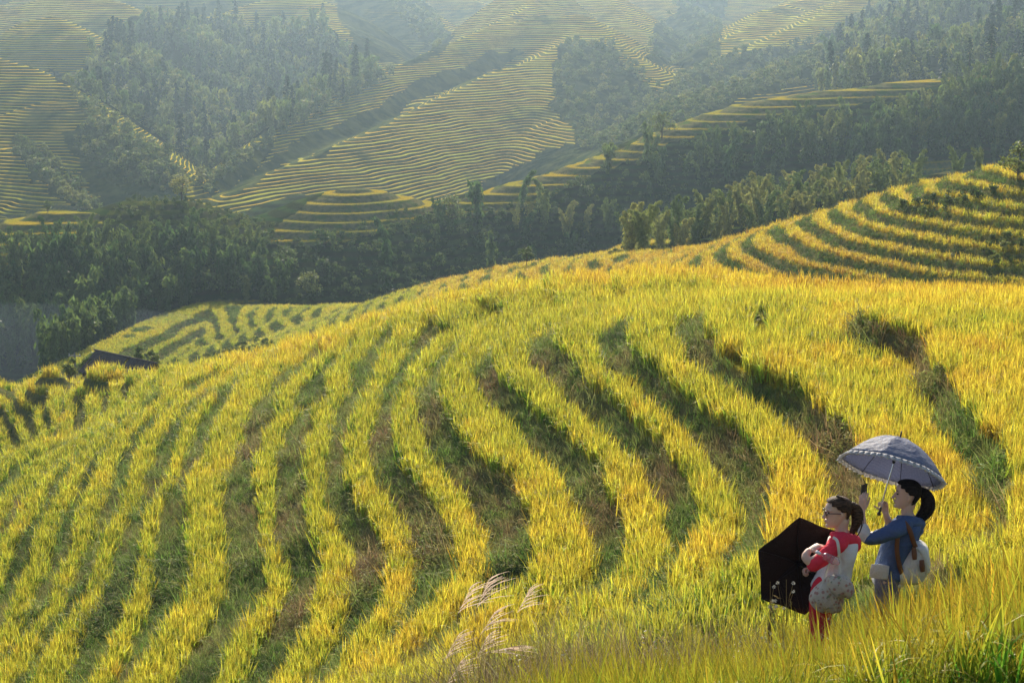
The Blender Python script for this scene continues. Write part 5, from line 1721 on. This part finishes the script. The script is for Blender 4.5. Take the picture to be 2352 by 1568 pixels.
# ------------------------------------------------------------------ shed, pole and saplings behind the left shoulder of the hill
WOODR = NT('weathered_boards')
WOODR.base(WOODR.mix(WOODR.noise(3, 4), (.035, .03, .028), (.13, .11, .10)), .85, .15)
WOODR = WOODR.m
ra, rb = Vector(P(221, 805, 200)), Vector(P(356, 832, 194))
rb.z = ra.z - .15
along = (rb - ra).normalized()
outw = along.cross(Vector((0, 0, 1))).normalized()
if outw.y > 0: outw = -outw
gsh = float(near_ground(np.array([(ra.x + rb.x) / 2]), np.array([197.0]))[0][0])
sh = bpy.data.objects.new('shed', None); so = Vector(((ra.x + rb.x) / 2, 197, gsh)); sh.location = so; link(sh)
tag(sh, 'old shed whose dark board roof sticks up behind the left shoulder of the field', 'shed')
rr_ = random.Random(5)
for side in (1, -1):
    S = Solid()
    Lr = (rb - ra).length
    nb = 34
    for i in range(nb):
        for row in range(3):
            if rr_.random() < .05: continue
            a0 = ra + along * (Lr * (i + .5) / nb)
            down = (outw * side * .80 + Vector((0, 0, -.62))).normalized()
            nrm = (outw * side * .62 + Vector((0, 0, .80))).normalized()
            c0 = a0 + down * (.55 + row * .95 + rr_.uniform(-.05, .05)) + nrm * (.02 * (2 - row) + rr_.uniform(-.01, .03))
            R3 = Matrix((along, down, nrm)).transposed() @ Matrix.Rotation(rr_.uniform(-.04, .04), 3, 'Z')
            S.box(c0, (Lr / nb * .46, .56, .015), R=R3)
    S.build('roof_slope', WOODR, sh, so, smooth=False)
S = Solid(); S.tube([ra - along * .3 + Vector((0, 0, .05)), rb + along * .3 + Vector((0, 0, .05))], [.09, .09], 8, smooth=1); S.build('ridge_pole', WOODR, sh, so)
for a_ in (.04, .5, .96):
    for side in (1, -1):
        q = ra + along * ((rb - ra).length * a_) + outw * side * 2.0
        S = Solid(); S.box((q.x, q.y, (gsh - 1 + q.z - 1.7) / 2), (.09, .09, (q.z - 1.7 - gsh + 1) / 2)); S.build('post', WOODR, sh, so, smooth=False)
S = Solid()
q = (ra + rb) / 2
R3 = Matrix((along, outw, Vector((0, 0, 1)))).transposed()
for side in (1, -1):
    for i in range(30):
        S.box(q + along * ((i - 14.5) / 30 * (rb - ra).length * .92) + outw * side * 1.9 + Vector((0, 0, -2.6 + rr_.uniform(-.03, .03))), ((rb - ra).length * .92 / 62, .02, 1.0), R=R3)
S.build('board_wall', WOODR, sh, so, smooth=False)
pu = Vector(P(171, 812, 203))
gp = float(near_ground(np.array([pu.x]), np.array([203.0]))[0][0])
pole = bpy.data.objects.new('utility_pole', None); pole.location = (pu.x, 203, gp); link(pole)
tag(pole, 'grey utility pole with a short crossarm left of the shed roof', 'utility pole')
CONC = flat('weathered_concrete', (.22, .22, .20), .85)
S = Solid(); S.tube([(0, 0, -.5), (0, 0, pu.z - gp)], [.15, .10], 10, smooth=1); S.build('post', CONC, pole)
S = Solid(); S.box((0, 0, pu.z - gp - .25), (.65, .05, .05)); S.build('crossarm', CONC, pole, smooth=False)
for sx_ in (-.55, 0, .55):
    S = Solid(); S.tube([(sx_, 0, pu.z - gp - .2), (sx_, 0, pu.z - gp + .02)], [.05, .035], 8, smooth=1); S.build('insulator', flat('porcelain', (.5, .5, .48), .3), pole)
sap = [broad_tree(4, 1.0, 420, .22, 7, .2)[0:2], broad_tree(4, 1.4, 500, .2, 7, .15)[0:2]]
for u, v, Y, k_, s_, lab in ((158, 812, 201, 0, 1.0, 'bright sapling close beside the utility pole'), (95, 843, 205, 1, .8, 'low bush showing over the skyline left of the sapling'),
                            (225, 800, 214, 1, 1.1, 'pale bush rising behind the ridge of the shed roof'), (190, 812, 208, 1, .9, 'pale bush between the pole and the shed'),
                            (318, 785, 225, 0, 1.25, 'leafy young tree behind the middle of the shed roof'), (352, 792, 226, 0, 1.2, 'leafy young tree behind the right end of the shed roof'), (4, 858, 205, 1, .6, 'small bush on the skyline at the left edge')):
    q = Vector(P(u, v, Y)); 
    tree('sapling', sap[k_], q.x, Y, q.z - 4.0 * s_ * .95, s_, lab, 'sapling')

# ------------------------------------------------------------------ haze
bm = bmesh.new()
bmesh.ops.create_cube(bm, size=1)
me = bpy.data.meshes.new('haze')
bmesh.ops.scale(bm, vec=(3600, 2900, 560), verts=bm.verts)
bmesh.ops.translate(bm, vec=(0, 1200, 60), verts=bm.verts)
bm.to_mesh(me); bm.free()
hz = link(bpy.data.objects.new('haze', me))
tag(hz, kind='stuff')
hm = bpy.data.materials.new('haze_air')
hm.use_nodes = True
hn = hm.node_tree
hn.nodes.remove(hn.nodes['Principled BSDF'])
pv = hn.nodes.new('ShaderNodeVolumePrincipled')
pv.inputs['Color'].default_value = (.54, .76, 1.0, 1)
pv.inputs['Density'].default_value = .00023
pv.inputs['Anisotropy'].default_value = .85
hn.links.new(pv.outputs[0], hn.nodes['Material Output'].inputs['Volume'])
me.materials.append(hm)

# mist pooled in the valley at the left, behind the hill's shoulder
bm = bmesh.new()
bmesh.ops.create_icosphere(bm, subdivisions=4, radius=1)
me2 = bpy.data.meshes.new('mist')
c_ = Vector(P(40, 905, 345))
bmesh.ops.scale(bm, vec=(60, 24, 16), verts=bm.verts)
bm.to_mesh(me2); bm.free()
ms = link(bpy.data.objects.new('mist', me2)); ms.location = c_
tag(ms, kind='stuff')
m_ = hm.copy(); m_.name = 'mist_air'
for nd in m_.node_tree.nodes:
    if nd.type == 'PRINCIPLED_VOLUME':
        nd.inputs['Density'].default_value = .0028
        nd.inputs['Anisotropy'].default_value = .2
        nd.inputs['Color'].default_value = (.6, .78, 1, 1)
me2.materials.append(m_)
